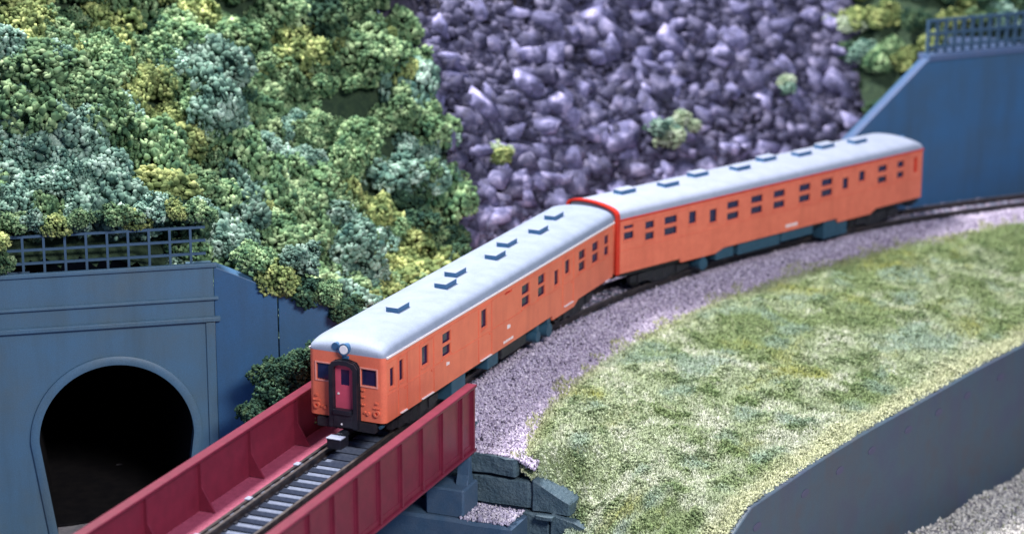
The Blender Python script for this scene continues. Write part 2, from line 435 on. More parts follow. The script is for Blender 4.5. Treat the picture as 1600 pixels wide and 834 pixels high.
# arch ring, proud of the wall
path = [(ac - ar + leg(z), z) for z in np.linspace(-5.2, zs, 8)][:-1] + [(ac + ar * math.cos(a), zs + ar * math.sin(a)) for a in np.linspace(math.pi, 0, 41)] + [(ac + ar - leg(z), z) for z in np.linspace(zs, -5.2, 8)][1:]
def outp(p, w):
    if p[1] >= zs:
        dx, dz = p[0] - ac, p[1] - zs; l = math.hypot(dx, dz); return (p[0] + dx / l * w, p[1] + dz / l * w)
    return (p[0] + (w if p[0] > ac else -w), p[1])
m = MB(); prof = [(0.0, -0.14), (0.16, -0.17), (0.30, -0.10), (0.32, 0.04), (0.0, 0.3)]
V = []; F = []; k = len(prof)
for p in path:
    for w, h in prof:
        q = outp(p, w); V.append(pf(q[0], q[1], h))
for i in range(len(path) - 1):
    for j in range(k):
        l = (j + 1) % k; F.append((i * k + j, i * k + l, (i + 1) * k + l, (i + 1) * k + j))
m.add(V, F).build('arch_ring', MT['concrete'], portal, smooth=True)
# lining
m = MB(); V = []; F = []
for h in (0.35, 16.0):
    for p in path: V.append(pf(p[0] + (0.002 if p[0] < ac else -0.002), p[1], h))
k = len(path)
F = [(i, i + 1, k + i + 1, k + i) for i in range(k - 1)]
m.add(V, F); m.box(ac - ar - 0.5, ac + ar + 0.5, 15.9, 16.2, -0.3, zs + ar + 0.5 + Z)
m.box(ac - ar - 0.5, ac + ar + 0.5, 0.9, 16.0, 0.2, 0.38)  # black sheet over the floor, painting in the darkness inside the tunnel
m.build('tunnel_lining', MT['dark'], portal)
def course(name, z0, z1, proud, matn='concrete'):
    m = MB(); zc = (z0 + z1) / 2
    poly = [(0.02, z0), (-proud, z0 + 0.02), (-proud, z1 - 0.03), (-proud * 0.5, z1), (0.02, z1)]
    m.prism(poly, -11.5, 0.03 + proud, lambda a, b, h: (h, a, b + Z))
    return m.build(name, MT[matn], portal, bevel=0.02)
course('string_course', 2.66, 2.86, 0.16)
course('string_course', 3.44, 3.58, 0.12)
course('coping', 4.622, 4.80, 0.10)
m = MB().box(-0.32, 0.0, -0.07, 0.0, 0.2, 2.65 + Z - 0.01); m.build('pilaster', MT['concrete'], portal, bevel=0.02)
# wing
rel = WH - PH
def wf(a, b, h):
    return (a * math.cos(rel) - h * math.sin(rel) + 0.006, a * math.sin(rel) + h * math.cos(rel), b + Z)
m = MB().prism([(0, -5.2), (2.2, -5.2), (2.2, 3.75), (0, 4.66)], 0.0, 0.6, wf); m.build('wing_panel', MT['wallblue'], portal, bevel=0.03)
m = MB().prism([(2.24, -5.2), (4.6, -5.2), (4.6, 3.0), (2.24, 3.72)], 0.05, 0.6, wf); m.build('wing_panel', MT['wallblue'], portal, bevel=0.03)

def lattice(name, origin, rz, x0, x1, z0, z1, step, nrail, label, bar=0.085, catg=True):
    f = tag(empty(name, origin, rz), label, 'fence')
    zs_ = np.linspace(z0, z1, nrail)
    for zz in zs_:
        MB().box(x0, x1, -bar / 2, bar / 2, zz - bar / 2, zz + bar / 2).build('rail', MT['fence'], f)
    x = x0; proto = None
    while x <= x1 + 1e-3:
        if proto is None:
            proto = MB().box(-bar / 2, bar / 2, -bar / 2 - 0.006, bar / 2 + 0.006, z0 - 0.45, z1 + bar / 2 + 0.006).mesh('post', MT['fence'])
        p = link('post', proto, f); p.location = (x, 0, 0)
        x += step
    return f
lattice('lattice_fence', (*(PP0 + PN * 0.35), 0), PH, -10.8, -0.2, 5.05, 6.0, 0.72, 3,
        'low slate blue lattice fence half buried in foliage above the tunnel arch')

# ================================================================ RIGHT WALL
rw = tag(empty('concrete_wall', (*RWo, -1.0), RH), 'tall smooth blue wall with sloping end behind the last carriage', 'wall')
def ra(px_a): return px_a
m = MB().prism([(-9.0, 0), (14, 0), (14, 7.50), (-1.75, 7.50), (-5.4, 4.55), (-9.0, 1.6)], 0.0, 0.7, lambda a, b, h: (a, h, b))
m.build('wall_face', MT['wallblue'], rw)
m = MB().prism([(-1.80, 7.503), (14, 7.503), (14, 7.80), (-1.80, 7.80)], -0.14, 0.75, lambda a, b, h: (a, h, b)); m.build('coping', MT['coping'], rw, bevel=0.03)
m = MB().prism([(-9.0, 1.605), (-5.4, 4.555), (-1.755, 7.505), (-1.755, 7.65), (-5.44, 4.66), (-9.08, 1.7)], -0.06, 0.40, lambda a, b, h: (a, h, b)); m.build('sloping_coping', MT['coping'], rw, bevel=0.03)
lattice('lattice_fence', (*(RWo + RN * 0.3), 0), RH, -1.6, 13.5, 7.10, 8.35, 0.52, 3,
        'blue grey lattice fence standing on the tall smooth wall at upper right', bar=0.13)

# ================================================================ RETAINING WALL
ret = tag(empty('retaining_wall', (WX[4][0], WX[4][1], -7.5)), 'long dark slate retaining wall below the grass bank with pale weep holes', 'retaining wall')
ox, oy, oz = WX[4][0], WX[4][1], -7.5
sv = np.linspace(-9, 53, 160); wp = wall_pt(sv)
# smooth the plan line
for _ in range(6): wp[1:-1] = (wp[:-2] + 2 * wp[1:-1] + wp[2:]) / 4
tng = np.gradient(wp, axis=0); tng /= np.linalg.norm(tng, axis=1)[:, None]
out = np.stack([tng[:, 1], -tng[:, 0]], -1)
V = []; F = []
for i in range(len(sv)):
    zt = float(wall_z(sv[i])) + 0.05
    for off, zz in ((0.30, -9.0), (0.16, zt - 0.02), (0.12, zt), (-0.25, zt), (-0.25, -9.0)):
        V.append((wp[i, 0] + out[i, 0] * off - ox, wp[i, 1] + out[i, 1] * off - oy, zz - oz))
for i in range(len(sv) - 1):
    for j in range(4): F.append((i * 5 + j, (i + 1) * 5 + j, (i + 1) * 5 + j + 1, i * 5 + j + 1))
MB().add(V, F).build('wall_face', MT['retain'], ret)
for k, s in enumerate(np.arange(2.0, 40, 3.65)):
    i = int(np.argmin(abs(sv - s)))
    c = wp[i] + out[i] * 0.172; a = math.atan2(tng[i, 1], tng[i, 0])
    zt = float(wall_z(s)) - 0.75
    m = MB().cyl((0, -0.02, 0), 0.20, 0.06, 'y', 16); o = m.build('weep_hole', MT['weep'], ret, smooth=True); o.scale = (1.5, 1, 0.7)
    o.location = (c[0] - ox, c[1] - oy, zt - oz); o.rotation_euler = (0, 0, a)

# ================================================================ ABUTMENT
def bf(s, lat, z): return T3(s, lat, z)
ab = tag(empty('bridge_abutment', T3(1.6, 0, -5.2)), 'dark teal stone abutment with stepped blocks at the bridge end', 'abutment')
abo = np.array(T3(1.6, 0, -5.2))
def rough_block(name, m, s0, s1, l0, l1, z0, z1, amp=0.05, slope=0.0, parent=None, sub=5):
    bm = bmesh.new(); bmesh.ops.create_cube(bm, size=1.0)
    bmesh.ops.bevel(bm, geom=bm.edges[:], offset=0.05, segments=1, affect='EDGES')
    bmesh.ops.subdivide_edges(bm, edges=bm.edges[:], cuts=sub, use_grid_fill=True)
    co = np.array([v.co[:] for v in bm.verts])
    off = rng.random(3) * 40
    s = s0 + (co[:, 0] + .5) * (s1 - s0); l = l0 + (co[:, 1] + .5) * (l1 - l0); z = z0 + (co[:, 2] + .5) * (z1 - z0)
    z = z + slope * (co[:, 1]) * (co[:, 2] + .5)
    P = np.stack([s, l, z], -1)
    P[:, 0] += (fbm(P + off, 1.5) - .5) * amp * 3; P[:, 1] += (fbm(P + off + 9, 1.5) - .5) * amp * 2; P[:, 2] += (fbm(P + off + 21, 1.5) - .5) * amp * 2
    x, y = track(P[:, 0], P[:, 1])
    for v, a, b, c in zip(bm.verts, x, y, P[:, 2]): v.co = (a - abo[0], b - abo[1], c - abo[2])
    me = bpy.data.meshes.new(name); bm.to_mesh(me); bm.free(); me.materials.append(m)
    return link(name, me, parent)
rough_block('core_wall', MT['stone'], 1.75, 3.2, -2.1, 3.6, -5.6, -0.55, 0.02, 0, ab)
rough_block('stone_block', MT['stone'], 1.50, 2.7, -4.12, -2.15, -2.12, -1.42, 0.06, 0, ab)
rough_block('stone_block', MT['stone'], 1.62, 2.7, -4.62, -1.70, -3.24, -2.24, 0.05, 0, ab)
rough_block('stone_block', MT['stone'], 1.52, 2.8, -6.1, -4.68, -3.28, -2.45, 0.06, 0.75, ab)
rough_block('stone_block', MT['stone'], 1.45, 2.8, -5.35, -4.3, -4.4, -3.32, 0.06, 0, ab)
rough_block('stone_block', MT['stone'], 1.40, 2.8, -6.75, -5.4, -4.4, -3.36, 0.06, 0.35, ab)
rough_block('stone_block', MT['stone'], 1.35, 2.8, -6.2, -4.4, -5.6, -4.46, 0.06, 0, ab)
rough_block('stone_block', MT['stone'], 1.35, 2.8, -7.6, -6.25, -5.6, -4.46, 0.06, 0.2, ab)
rough_block('stone_chip', MT['stone'], 1.15, 1.5, -5.6, -4.95, -3.38, -3.24, 0.05, 0, ab, 3)
pier = tag(empty('pier_footing', T3(0.6, -2.4, -5.4)), 'blue concrete footing slab with gravel strewn top beneath the bridge end', 'footing')
po = np.array(T3(0.6, -2.4, -5.4)); abo_keep = abo; abo = po
rough_block('slab', MT['slab'], -0.15, 1.44, -4.58, 3.0, -5.6, -3.28, 0.02, 0, pier, 6)
rough_block('bearing_block', MT['slab'], 0.05, 1.36, -2.75, -1.3, -3.30, -2.28, 0.012, 0, pier, 3)
rough_block('bearing_block', MT['slab'], 0.05, 1.36, 1.3, 2.75, -3.30, -2.28, 0.012, 0, pier, 3)
m = MB()
for lt_ in (-2.45, 2.45):
    f = lambda a, b, h, lt_=lt_: tuple(np.array(T3(a, lt_ + h, b)) - po)
    MB().prism([(0.55, -2.30), (1.15, -2.30), (1.0, -1.95), (0.95, -1.30), (0.75, -1.30), (0.70, -1.95)], -0.22, 0.22, f).build('bridge_bearing', MT['slab'], pier, bevel=0.02)
abo = abo_keep

# ================================================================ BRIDGE
br = tag(empty('girder_bridge', T3(-10, 0, -1.22), H0), 'crimson plate girder bridge carrying the track past the tunnel', 'bridge')
def off(s): return s + 10.0
ZB = 1.22
SA, SB = -26.0, 1.30
for sgn, nme in ((-1, 'right'), (1, 'left')):
    web = MB().box(off(SA), off(SB) - 0.03, *sorted((sgn * 2.50, sgn * 2.58)), 0.03, 1.12 + ZB).build('web_plate', MT['girder'], br)
    MB().box(off(SA), off(SB), *sorted((sgn * 2.36, sgn * 2.74)), 1.08 + ZB, 1.19 + ZB).build('top_flange', MT['girder'], br, bevel=0.035, seg=3)
    MB().box(off(SA), off(SB), *sorted((sgn * 2.36, sgn * 2.72)), -0.02, 0.07).build('bottom_flange', MT['girder'], br, bevel=0.02)
    MB().box(off(SA), off(SB) - 0.04, *sorted((sgn * 2.581, sgn * 2.605)), 0.08, 0.26).build('lower_angle', MT['girder'], br, bevel=0.01)
    rib = MB().box(-0.055, 0.055, *sorted((sgn * 2.581, sgn * 2.69)), 0.075, 1.075 + ZB)
    rib.box(-0.14, 0.14, *sorted((sgn * 2.5795, sgn * 2.60)), 0.265, 1.07 + ZB)
    rme = rib.mesh('stiffener', MT['girder'])
    s = SB - 0.13
    first = True
    while s > SA:
        o = link('stiffener', rme, br); o.location = (off(s), 0, 0)
        s -= 1.0 if first else 1.64; first = False
    kn = MB()
    kn.prism([(sgn * 2.499, -0.02 + ZB - 0.52), (sgn * 1.95, -0.02 + ZB - 0.52), (sgn * 2.40, 0.25 + ZB), (sgn * 2.40, 1.06 + ZB), (sgn * 2.499, 1.06 + ZB)], -0.04, 0.04, lambda a, b, h: (h, a, b))
    kme = kn.mesh('knee_bracket', MT['girder'])
    for s in np.arange(1.1, SA, -3.3):
        o = link('knee_bracket', kme, br); o.location = (off(s), 0, 0)
    MB().box(off(SA), off(SB) - 0.1, *sorted((sgn * 1.22, sgn * 2.498)), -0.62 + ZB, -0.56 + ZB).build('walkway_plate', MT['deck'], br)
MB().box(off(SA), off(SB) - 0.1, -1.215, 1.215, -0.75 + ZB, -0.45 + ZB).build('track_trough', MT['bed'], br)
for s in np.arange(0.6, SA, -3.3):
    MB().box(off(s) - 0.12, off(s) + 0.12, -2.49, 2.49, -1.1 + ZB, -0.751 + ZB).build('cross_beam', MT['girder'], br)
# tread dots along the walkway edge
dm = MB()
for i in range(210):
    for j in range(2):
        dm.cyl((off(-24 + i * 0.12), 1.30 + 0.11 * j, -0.56 + ZB), 0.028, 0.02, 'z', 5)
dm.build('tread_studs', MT['deck'], br)['kind'] = 'stuff'

# ================================================================ TRACK
trk = tag(empty('railway_track', T3(-10, 0, -0.3)), 'single railway track with dark rails crossing the bridge and curving right', 'track')
to = np.array(T3(-10, 0, -0.3))
def sweep(prof, s0, s1, ds, base):
    S_ = np.arange(s0, s1 + 1e-6, ds); V = []; F = []; k = len(prof)
    for s in S_:
        for l, zz in prof: V.append(tuple(np.array(T3(s, l, zz)) - base))
    for i in range(len(S_) - 1):
        for j in range(k):
            a = (j + 1) % k; F.append((i * k + j, i * k + a, (i + 1) * k + a, (i + 1) * k + j))
    return MB().add(V, F)
for g in (-0.675, 0.675):
    r = sweep([(g - 0.055, -0.02), (g - 0.055, -0.10), (g - 0.02, -0.12), (g - 0.02, -0.21), (g - 0.09, -0.24), (g + 0.09, -0.24), (g + 0.02, -0.21), (g + 0.02, -0.12), (g + 0.055, -0.10), (g + 0.055, -0.02)], -26, 60, 0.5, to).build('rail', MT['rail'], trk)
    sweep([(g - 0.045, -0.018), (g - 0.045, 0.0), (g + 0.045, 0.0), (g + 0.045, -0.018)], -26, 60, 0.5, to).build('rail_head', MT['railtop'], r)
for g in (-1.12, 1.12):
    sweep([(g - 0.05, -0.2), (g - 0.05, -0.36), (g + 0.05, -0.36), (g + 0.05, -0.2)], -26, 1.2, 0.6, to).build('guard_timber', MT['rail'], trk)
    cme = MB().box(-0.13, 0.13, g - 0.09, g + 0.09, -0.198, -0.165).mesh('timber_clip', MT['coupler'])
    for s in np.arange(-1.4, -25, -1.6 * 1.05 * 2):
        o = link('timber_clip', cme, trk); o.location = tuple(np.array(T3(s, 0, 0)) - to); o.rotation_euler = (0, 0, H0)
sm = MB().box(-0.115, 0.115, -1.06, 1.06, -0.40, -0.25).mesh('sleeper', MT['sleeper'])
fm = MB()
fm.box(-0.08, 0.08, -0.045, 0.045, -0.248, -0.19)
fme = fm.mesh('rail_chair', MT['blk'])
for i, s in enumerate(np.arange(-25, 59, 0.68)):
    o = link('sleeper', sm, trk); o.location = tuple(np.array(T3(s, 0, 0)) - to); o.rotation_euler = (0, 0, heading(s))
    if s < 0:
        for g in (-0.805, -0.545, 0.545, 0.805):
            c_ = link('rail_chair', fme, o); c_.location = (0, g, 0)

# ================================================================ TRAIN
L_, W_, ZBOT, ZE = 20.0, 2.85, 0.95, 3.195
RC = 0.20            # plan radius of body corners
ROOF = [(0.0, 0.0), (0.004, 0.10), (0.035, 0.22), (0.10, 0.31), (0.20, 0.375), (0.36, 0.425), (0.62, 0.475), (1.0, 0.515), (1.425, 0.53)]

def holed(rects, x0, x1, z0, z1, P, depth, extra=()):
    """wall rectangle with rectangular holes and reveals; P(x, z, d) maps to 3D (d inward)"""
    m = MB()
    xs = sorted({x0, x1, *[r[0] for r in rects], *[r[1] for r in rects], *extra}); zs_ = sorted({z0, z1, *[r[2] for r in rects], *[r[3] for r in rects]})
    xs = [v for v in xs if x0 <= v <= x1]
    for a, b in zip(xs[:-1], xs[1:]):
        for c, d in zip(zs_[:-1], zs_[1:]):
            xm, zm = (a + b) / 2, (c + d) / 2
            if any(r[0] < xm < r[1] and r[2] < zm < r[3] for r in rects): continue
            m.add([P(a, c, 0), P(b, c, 0), P(b, d, 0), P(a, d, 0)], [(0, 1, 2, 3)])
    for a, b, c, d in rects:
        q = [(a, c), (b, c), (b, d), (a, d)]
        for i in range(4):
            u, v = q[i], q[(i + 1) % 4]
            m.add([P(*u, 0), P(*v, 0), P(*v, depth), P(*u, depth)], [(0, 1, 2, 3)])
    return m

def make_car(name, loc, rz, label, wins, slots, steps, doors, paint, roofm, dome, gutter_m, vents, under, group):
    car = tag(empty(name, loc, rz), label, 'railcar', group)
    B = {}
    wins = [[(a - .03, b + .03, c - .02, d + .02) for a, b, c, d in w] for w in wins]
    rects = [r for w in wins for r in w]
    body = MB()
    for side in (0, 1):
        if side == 0: P = lambda x, z, d: (x, d, z)
        else: P = lambda x, z, d: (x, W_ - d, z)
        h = holed(rects + slots, RC, L_ - RC, ZBOT, ZE, P, 0.10)
        body.add(h.v, h.f)
        # skirts that drop lower under the doorways
        for a, b, rampb, zl in steps:
            y0, y1 = (0.0, 0.08) if side == 0 else (W_ - 0.08, W_)
            body.prism([(a, ZBOT), (a + 0.04, zl), (b, zl), (rampb, ZBOT)], y0, y1, lambda p, q, hh: (p, hh, q))
    # corner arcs
    for cx, cy, a0 in ((RC, RC, math.pi), (L_ - RC, RC, 1.5 * math.pi), (L_ - RC, W_ - RC, 0), (RC, W_ - RC, 0.5 * math.pi)):
        ring = [(cx + RC * math.cos(a0 + t), cy + RC * math.sin(a0 + t)) for t in np.linspace(0, math.pi / 2, 7)]
        for p, q in zip(ring[:-1], ring[1:]):
            body.add([(*p, ZBOT), (*q, ZBOT), (*q, ZE), (*p, ZE)], [(0, 1, 2, 3)])
    fw = [(0.30, 0.88, 2.19, 2.76), (1.97, 2.55, 2.19, 2.76)]
    dr = [(1.05, 1.80, 1.0, 2.88)]
    for end in (0, 1):
        P = (lambda y, z, d: (d, y, z)) if end == 0 else (lambda y, z, d: (L_ - d, y, z))
        h = holed(fw + dr, RC, W_ - RC, ZBOT, ZE, P, 0.07)
        body.add(h.v, h.f)
    bo = body.build('body', paint, car, smooth=True)
    # belt rails and window lines
    for side in (0, 1):
        y0, y1 = (-0.018, 0.02) if side == 0 else (W_ - 0.02, W_ + 0.018)
        MB().box(RC, L_ - RC, y0, y1, 1.86, 1.905).build('belt_rail', paint, bo)
        MB().box(RC, L_ - RC, y0, y1, 2.985, 3.01).build('belt_rail', paint, bo)
    # ---------- roof
    def he(x):
        h = 1.0
        for end in (0, 1):
            if not dome[end]: continue
            t = (x if end == 0 else L_ - x) / 0.95
            if t < 1: h *= max(0.0, 1 - (1 - t) ** 2.3) ** (1 / 2.3)
        return h
    def inset(x):
        v = 0.0
        for end in (0, 1):
            t = (x if end == 0 else L_ - x)
            if t < RC: v = max(v, RC - math.sqrt(max(0, RC * RC - (RC - t) ** 2)))
        return v
    xs = sorted(set(list(np.concatenate([np.linspace(0, 0.25, 9), np.linspace(0.3, 1.0, 10), np.linspace(1.5, L_ - 1.5, 18), L_ - np.linspace(0.3, 1.0, 10), L_ - np.linspace(0, 0.25, 9)]))))
    V = []; F = []
    full = ROOF + [(W_ - a, b) for a, b in ROOF[::-1][1:]]
    k = len(full)
    for x in xs:
        i_ = inset(x); h = he(x)
        for a, b in full:
            yy = i_ + a * (W_ - 2 * i_) / W_
            V.append((x, yy, ZE + 0.001 + b * (0.08 + 0.92 * h) if b else ZE + 0.001))
    for i in range(len(xs) - 1):
        for j in range(k - 1): F.append((i * k + j, (i + 1) * k + j, (i + 1) * k + j + 1, i * k + j + 1))
    F.append(tuple(range(k))); F.append(tuple(range((len(xs) - 1) * k, len(xs) * k))[::-1])
    ro = MB().add(V, F).build('roof', roofm, car, smooth=True)
    for end in (0, 1):
        if dome[end] or gutter_m == 'white': continue
        # gable rim at the flat end
        rm = MB(); V = []; F = []
        x0, x1 = (-0.06, 0.14) if end == 0 else (L_ - 0.14, L_ + 0.06)
        for x in (x0, x1):
            for g in (0.055, -0.02):
                for a, b in full:
                    yc = (a - W_ / 2) * (1 + g / 1.4) + W_ / 2
                    V.append((x, yc, ZE + b + (g if b > 0.1 else 0)))
        for i in range(k - 1):
            for A, Bq in ((0, 1), (1, 3), (3, 2), (2, 0)):
                F.append((A * k + i, A * k + i + 1, Bq * k + i + 1, Bq * k + i))
        rm.add(V, F)
        for yy in (-0.055, W_ - 0.02): rm.box(x0, x1, yy, yy + 0.075, ZBOT, ZE)
        rm.build('end_rim', MT['redrim'], car)
    for side in (0, 1):
        y0, y1 = (-0.045, 0.01) if side == 0 else (W_ - 0.01, W_ + 0.045)
        MB().box(0.12, L_ - 0.12, y0, y1, ZE - 0.035, ZE + 0.03).build('gutter', MT[gutter_m], car)
    # ---------- windows
    for w in wins:
        for side in (0, 1):
            m = MB()
            for a, b, c, d in w:
                y = 0.030 if side == 0 else W_ - 0.030
                t = 0.028
                for bx in ((a + .002, b - .002, c + .002, c + t), (a + .002, b - .002, d - t, d - .002), (a + .002, a + t, c + t + .002, d - t - .002), (b - t, b - .002, c + t + .002, d - t - .002)):
                    m.box(bx[0], bx[1], y - 0.015, y + 0.015, bx[2], bx[3])
            a, b, c = w[0][0], w[0][1], min(r[2] for r in w)
            sy = (-0.03, -0.001) if side == 0 else (W_ + 0.001, W_ + 0.03)
            m.box(a - 0.05, b + 0.05, *sy, c - 0.085, c - 0.035)
            wo = m.build('window', paint, car)
            p = MB()
            y0, y1 = (0.085, 0.098) if side == 0 else (W_ - 0.098, W_ - 0.085)
            for a, b, c, d in w: p.box(a - 0.03, b + 0.03, y0, y1, c - 0.03, d + 0.03)
            p.build('pane', MT['glass'] if gutter_m == 'white' else MT['glass2'], wo)
    for a, b, c, d in slots:
        for side in (0, 1):
            y0, y1 = (0.06, 0.098) if side == 0 else (W_ - 0.098, W_ - 0.06)
            MB().box(a - .01, b + .01, y0, y1, c - .01, d + .01).build('vent_slot', MT['redrim'], car)
    # ---------- doors (raised leaf with seam posts)
    for a, b in doors:
        for side in (0, 1):
            m = MB(); y0, y1 = (-0.022, -0.001) if side == 0 else (W_ + 0.001, W_ + 0.022)
            for x in (a, b): m.box(x - 0.025, x + 0.025, y0, y1, 1.0, 1.855)
            for x in (a, b): m.box(x - 0.025, x + 0.025, y0, y1, 1.91, 2.98)
            m.box(a + 0.026, b - 0.026, y0, y1, 2.92, 2.95)
            do = m.build('door', paint, car)
            s0 = 0.05
            MB().box(b - 0.22, b - 0.12, y0 - 0.012, y1 + 0.012, 1.78, 1.84).build('handle', paint, do)
            yy = (-0.06, 0.0) if side == 0 else (W_, W_ + 0.06)
            MB().box(a + 0.1, b - 0.1, yy[0], yy[1], 1.0, 1.03).build('step_edge', MT['white'], do)
    # ---------- ends: windows, gangway
    for end in (0, 1):
        sg = 1 if end == 0 else -1
        X = lambda d: d if end == 0 else L_ - d
        def bx(m, d0, d1, y0, y1, z0, z1):
            a, b = sorted((X(d0), X(d1))); m.box(a, b, y0, y1, z0, z1)
        for a, b, c, d in fw:
            m = MB(); t = 0.055
            for q in ((a - t, b + t, c - t, c), (a - t, b + t, d, d + t), (a - t, a, c, d), (b, b + t, c, d)):
                bx(m, -0.03, -0.001, q[0], q[1], q[2], q[3])
            bx(m, 0.03, 0.05, a, a + 0.05, c, d)
            wo = m.build('end_window', MT['frame'], car, bevel=0.012)
            m = MB(); bx(m, 0.055, 0.068, a - 0.01, b + 0.01, c - 0.01, d + 0.01); m.build('pane', MT['glass2'], wo)
        m = MB(); a, b = 1.06, 1.79
        for q in ((a + .005, 1.26, 1.0, 2.80), (1.58, b - .005, 1.0, 2.80), (1.26, 1.58, 1.0, 2.14), (1.26, 1.58, 2.68, 2.85)): bx(m, -0.11, -0.08, *q)
        do = m.build('gangway_door', MT['pinkdoor'], car)
        m = MB(); bx(m, -0.095, -0.085, 1.25, 1.59, 2.13, 2.69); m.build('pane', MT['glass2'], do)
        m = MB(); bx(m, -0.14, -0.111, 1.64, 1.70, 1.80, 1.86); m.build('handle', MT['white'], do)
        # gangway frame: arch of bellows plates
        out_ = [(0.90, 0.70), (0.90, 2.78), (1.02, 2.95), (1.28, 3.02), (1.57, 3.02), (1.83, 2.95), (1.95, 2.78), (1.95, 0.70)]
        inn = [(1.06, 0.70), (1.06, 2.72), (1.14, 2.82), (1.30, 2.865), (1.55, 2.865), (1.71, 2.82), (1.79, 2.72), (1.79, 0.70)]
        depth = 0.28 if end == 0 and dome[0] else 0.20
        m = MB()
        for lay in range(5):
            d0 = -0.002 - lay * depth / 5; d1 = d0 - depth / 5 * (0.98 if lay == 4 else 0.7); g = 0.0 if lay % 2 == 0 else 0.03
            V = []; F = []
            for d in (d0, d1):
                V += [(X(d), y + (g if y < W_ / 2 else -g), z - (g if z > 2.7 else 0)) for y, z in out_] + [(X(d), y, z) for y, z in inn]
            for i in range(7):
                F += [(i, i + 1, 8 + i + 1, 8 + i), (16 + i, 16 + i + 1, 24 + i + 1, 24 + i), (i, i + 1, 17 + i, 16 + i), (8 + i, 9 + i, 25 + i, 24 + i)]
            m.add(V, F)
        m.build('gangway_frame', MT['blk'], car)
        m = MB(); bx(m, -depth - 0.02, -0.01, 1.065, 1.785, 0.72, 1.22); bx(m, -depth - 0.10, -0.12, 1.09, 1.76, 1.19, 1.34); m.build('gangway_footplate', MT['blk'], car, bevel=0.02)
        if dome[end]:
            # coupler
            m = MB(); bx(m, -0.55, 0.9, 1.30, 1.55, 0.42, 0.60); bx(m, -0.95, -0.40, 1.16, 1.69, 0.18, 0.52)
            cpl = m.build('coupler', MT['blk'], car, bevel=0.03)
            m = MB(); bx(m, -0.99, -0.62, 1.15, 1.70, 0.521, 0.56); m.build('coupler_plate', MT['coupler'], cpl, bevel=0.01)
            m = MB(); m.cyl((X(-depth - 0.03), 1.47, 0.84), 0.035, 0.04 * sg, 'x', 10); m.build('buffer_pin', MT['silver'], car)
            # headlight and whistle on the roof front
            m = MB(); m.cyl((X(-0.13), 1.44, 3.37), 0.20, sg * 0.55, 'x', 24, 0.12)
            hl = m.build('headlight', MT['ventside'], car, smooth=True)
            m = MB(); m.cyl((X(-0.165), 1.44, 3.37), 0.145, sg * 0.05, 'x', 24, 0.165); m.build('lens', MT['silver'], hl, smooth=True)
            MB().ring((X(-0.15) if end == 0 else X(-0.15) - 0.05, 1.44, 3.37), 0.165, 0.205, 0.05, 'x').build('bezel', MT['ventside'], hl)
            m = MB(); m.cyl((X(-0.02), 1.82, 3.40), 0.135, sg * 0.4, 'x', 20, 0.10); m.build('whistle_cover', MT['ventside'], car, smooth=True)
            m = MB(); bx(m, -0.06, 0.0, 1.30, 1.56, 3.03, 3.14); m.build('lamp_bracket', MT['ventside'], car, bevel=0.02)
            # tail lamps, lamp irons, handrails
            for y in (0.30, 2.55):
                t = MB(); x0 = X(-0.07); t.ring((min(x0, X(0.0)), y, 1.28), 0.055, 0.115, 0.07, 'x', 18); tl = t.build('tail_lamp', paint, car)
                t = MB(); t.cyl((X(-0.03), y, 1.28), 0.055, sg * 0.03, 'x', 14); t.build('lens', MT['redrim'], tl)
                m = MB(); bx(m, -0.045, 0.0, y - 0.13, y + 0.13, 1.44, 1.475); bx(m, -0.05, 0.0, y - 0.045, y + 0.045, 1.60, 1.66); m.build('lamp_iron', paint, car)
            for y in (0.62, 2.23):
                m = MB(); m.cyl((X(-0.06), y, 1.24), 0.06, sg * 0.06, 'x', 12); m.cyl((X(-0.05), y + 0.13, 1.27), 0.04, sg * 0.05, 'x', 10); m.build('jumper_socket', paint, car)
            for y in (0.80, 2.03):
                m = MB()
                for zz in (1.50, 1.78, 2.0): bx(m, -0.055, 0.0, y - 0.06, y + 0.06, zz, zz + 0.05)
                m.build('hand_hold', paint, car, bevel=0.008)
            m = MB(); bx(m, -0.10, 0.35, 0.35, 2.5, 0.60, 0.90); m.build('buffer_beam', MT['chassis'], car)
            m = MB(); m.cyl((X(0.05), 0.22, 0.78), 0.06, sg * 0.22, 'x', 10); m.build('step_bracket', MT['teal'], car)
    # ---------- vents
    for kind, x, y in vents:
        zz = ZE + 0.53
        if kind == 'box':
            v = MB().box(x - 0.0, x + 0.86, y, y + 0.46, zz - 0.06, zz + 0.15).build('roof_vent', MT['ventside'], car)  # dark blue body: shade of the sides painted in, along with the louvre openings
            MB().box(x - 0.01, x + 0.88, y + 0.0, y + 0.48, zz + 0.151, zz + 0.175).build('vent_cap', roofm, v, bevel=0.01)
    # ---------- underframe
    MB().box(0.4, L_ - 0.4, 0.25, W_ - 0.25, 0.72, ZBOT + 0.12).build('underframe', MT['chassis'], car)
    for q in under:
        if q[0] == 'box':
            for fl in (0, 1):
                y0, y1 = (0.12, 0.75) if fl == 0 else (W_ - 0.75, W_ - 0.12)
                MB().box(q[1], q[2], y0, y1, q[3], 0.93).build('underfloor_box', MT[q[4]], car, bevel=0.03)
        else:
            m = MB(); m.cyl((q[1], 0.10, q[3]), q[2], 0.75, 'y', 18); m.box(q[1] - q[2] * 0.5, q[1] + q[2] * 0.5, 0.12, 0.8, q[3], 0.93); m.build('air_tank', MT['teal'], car, smooth=True)
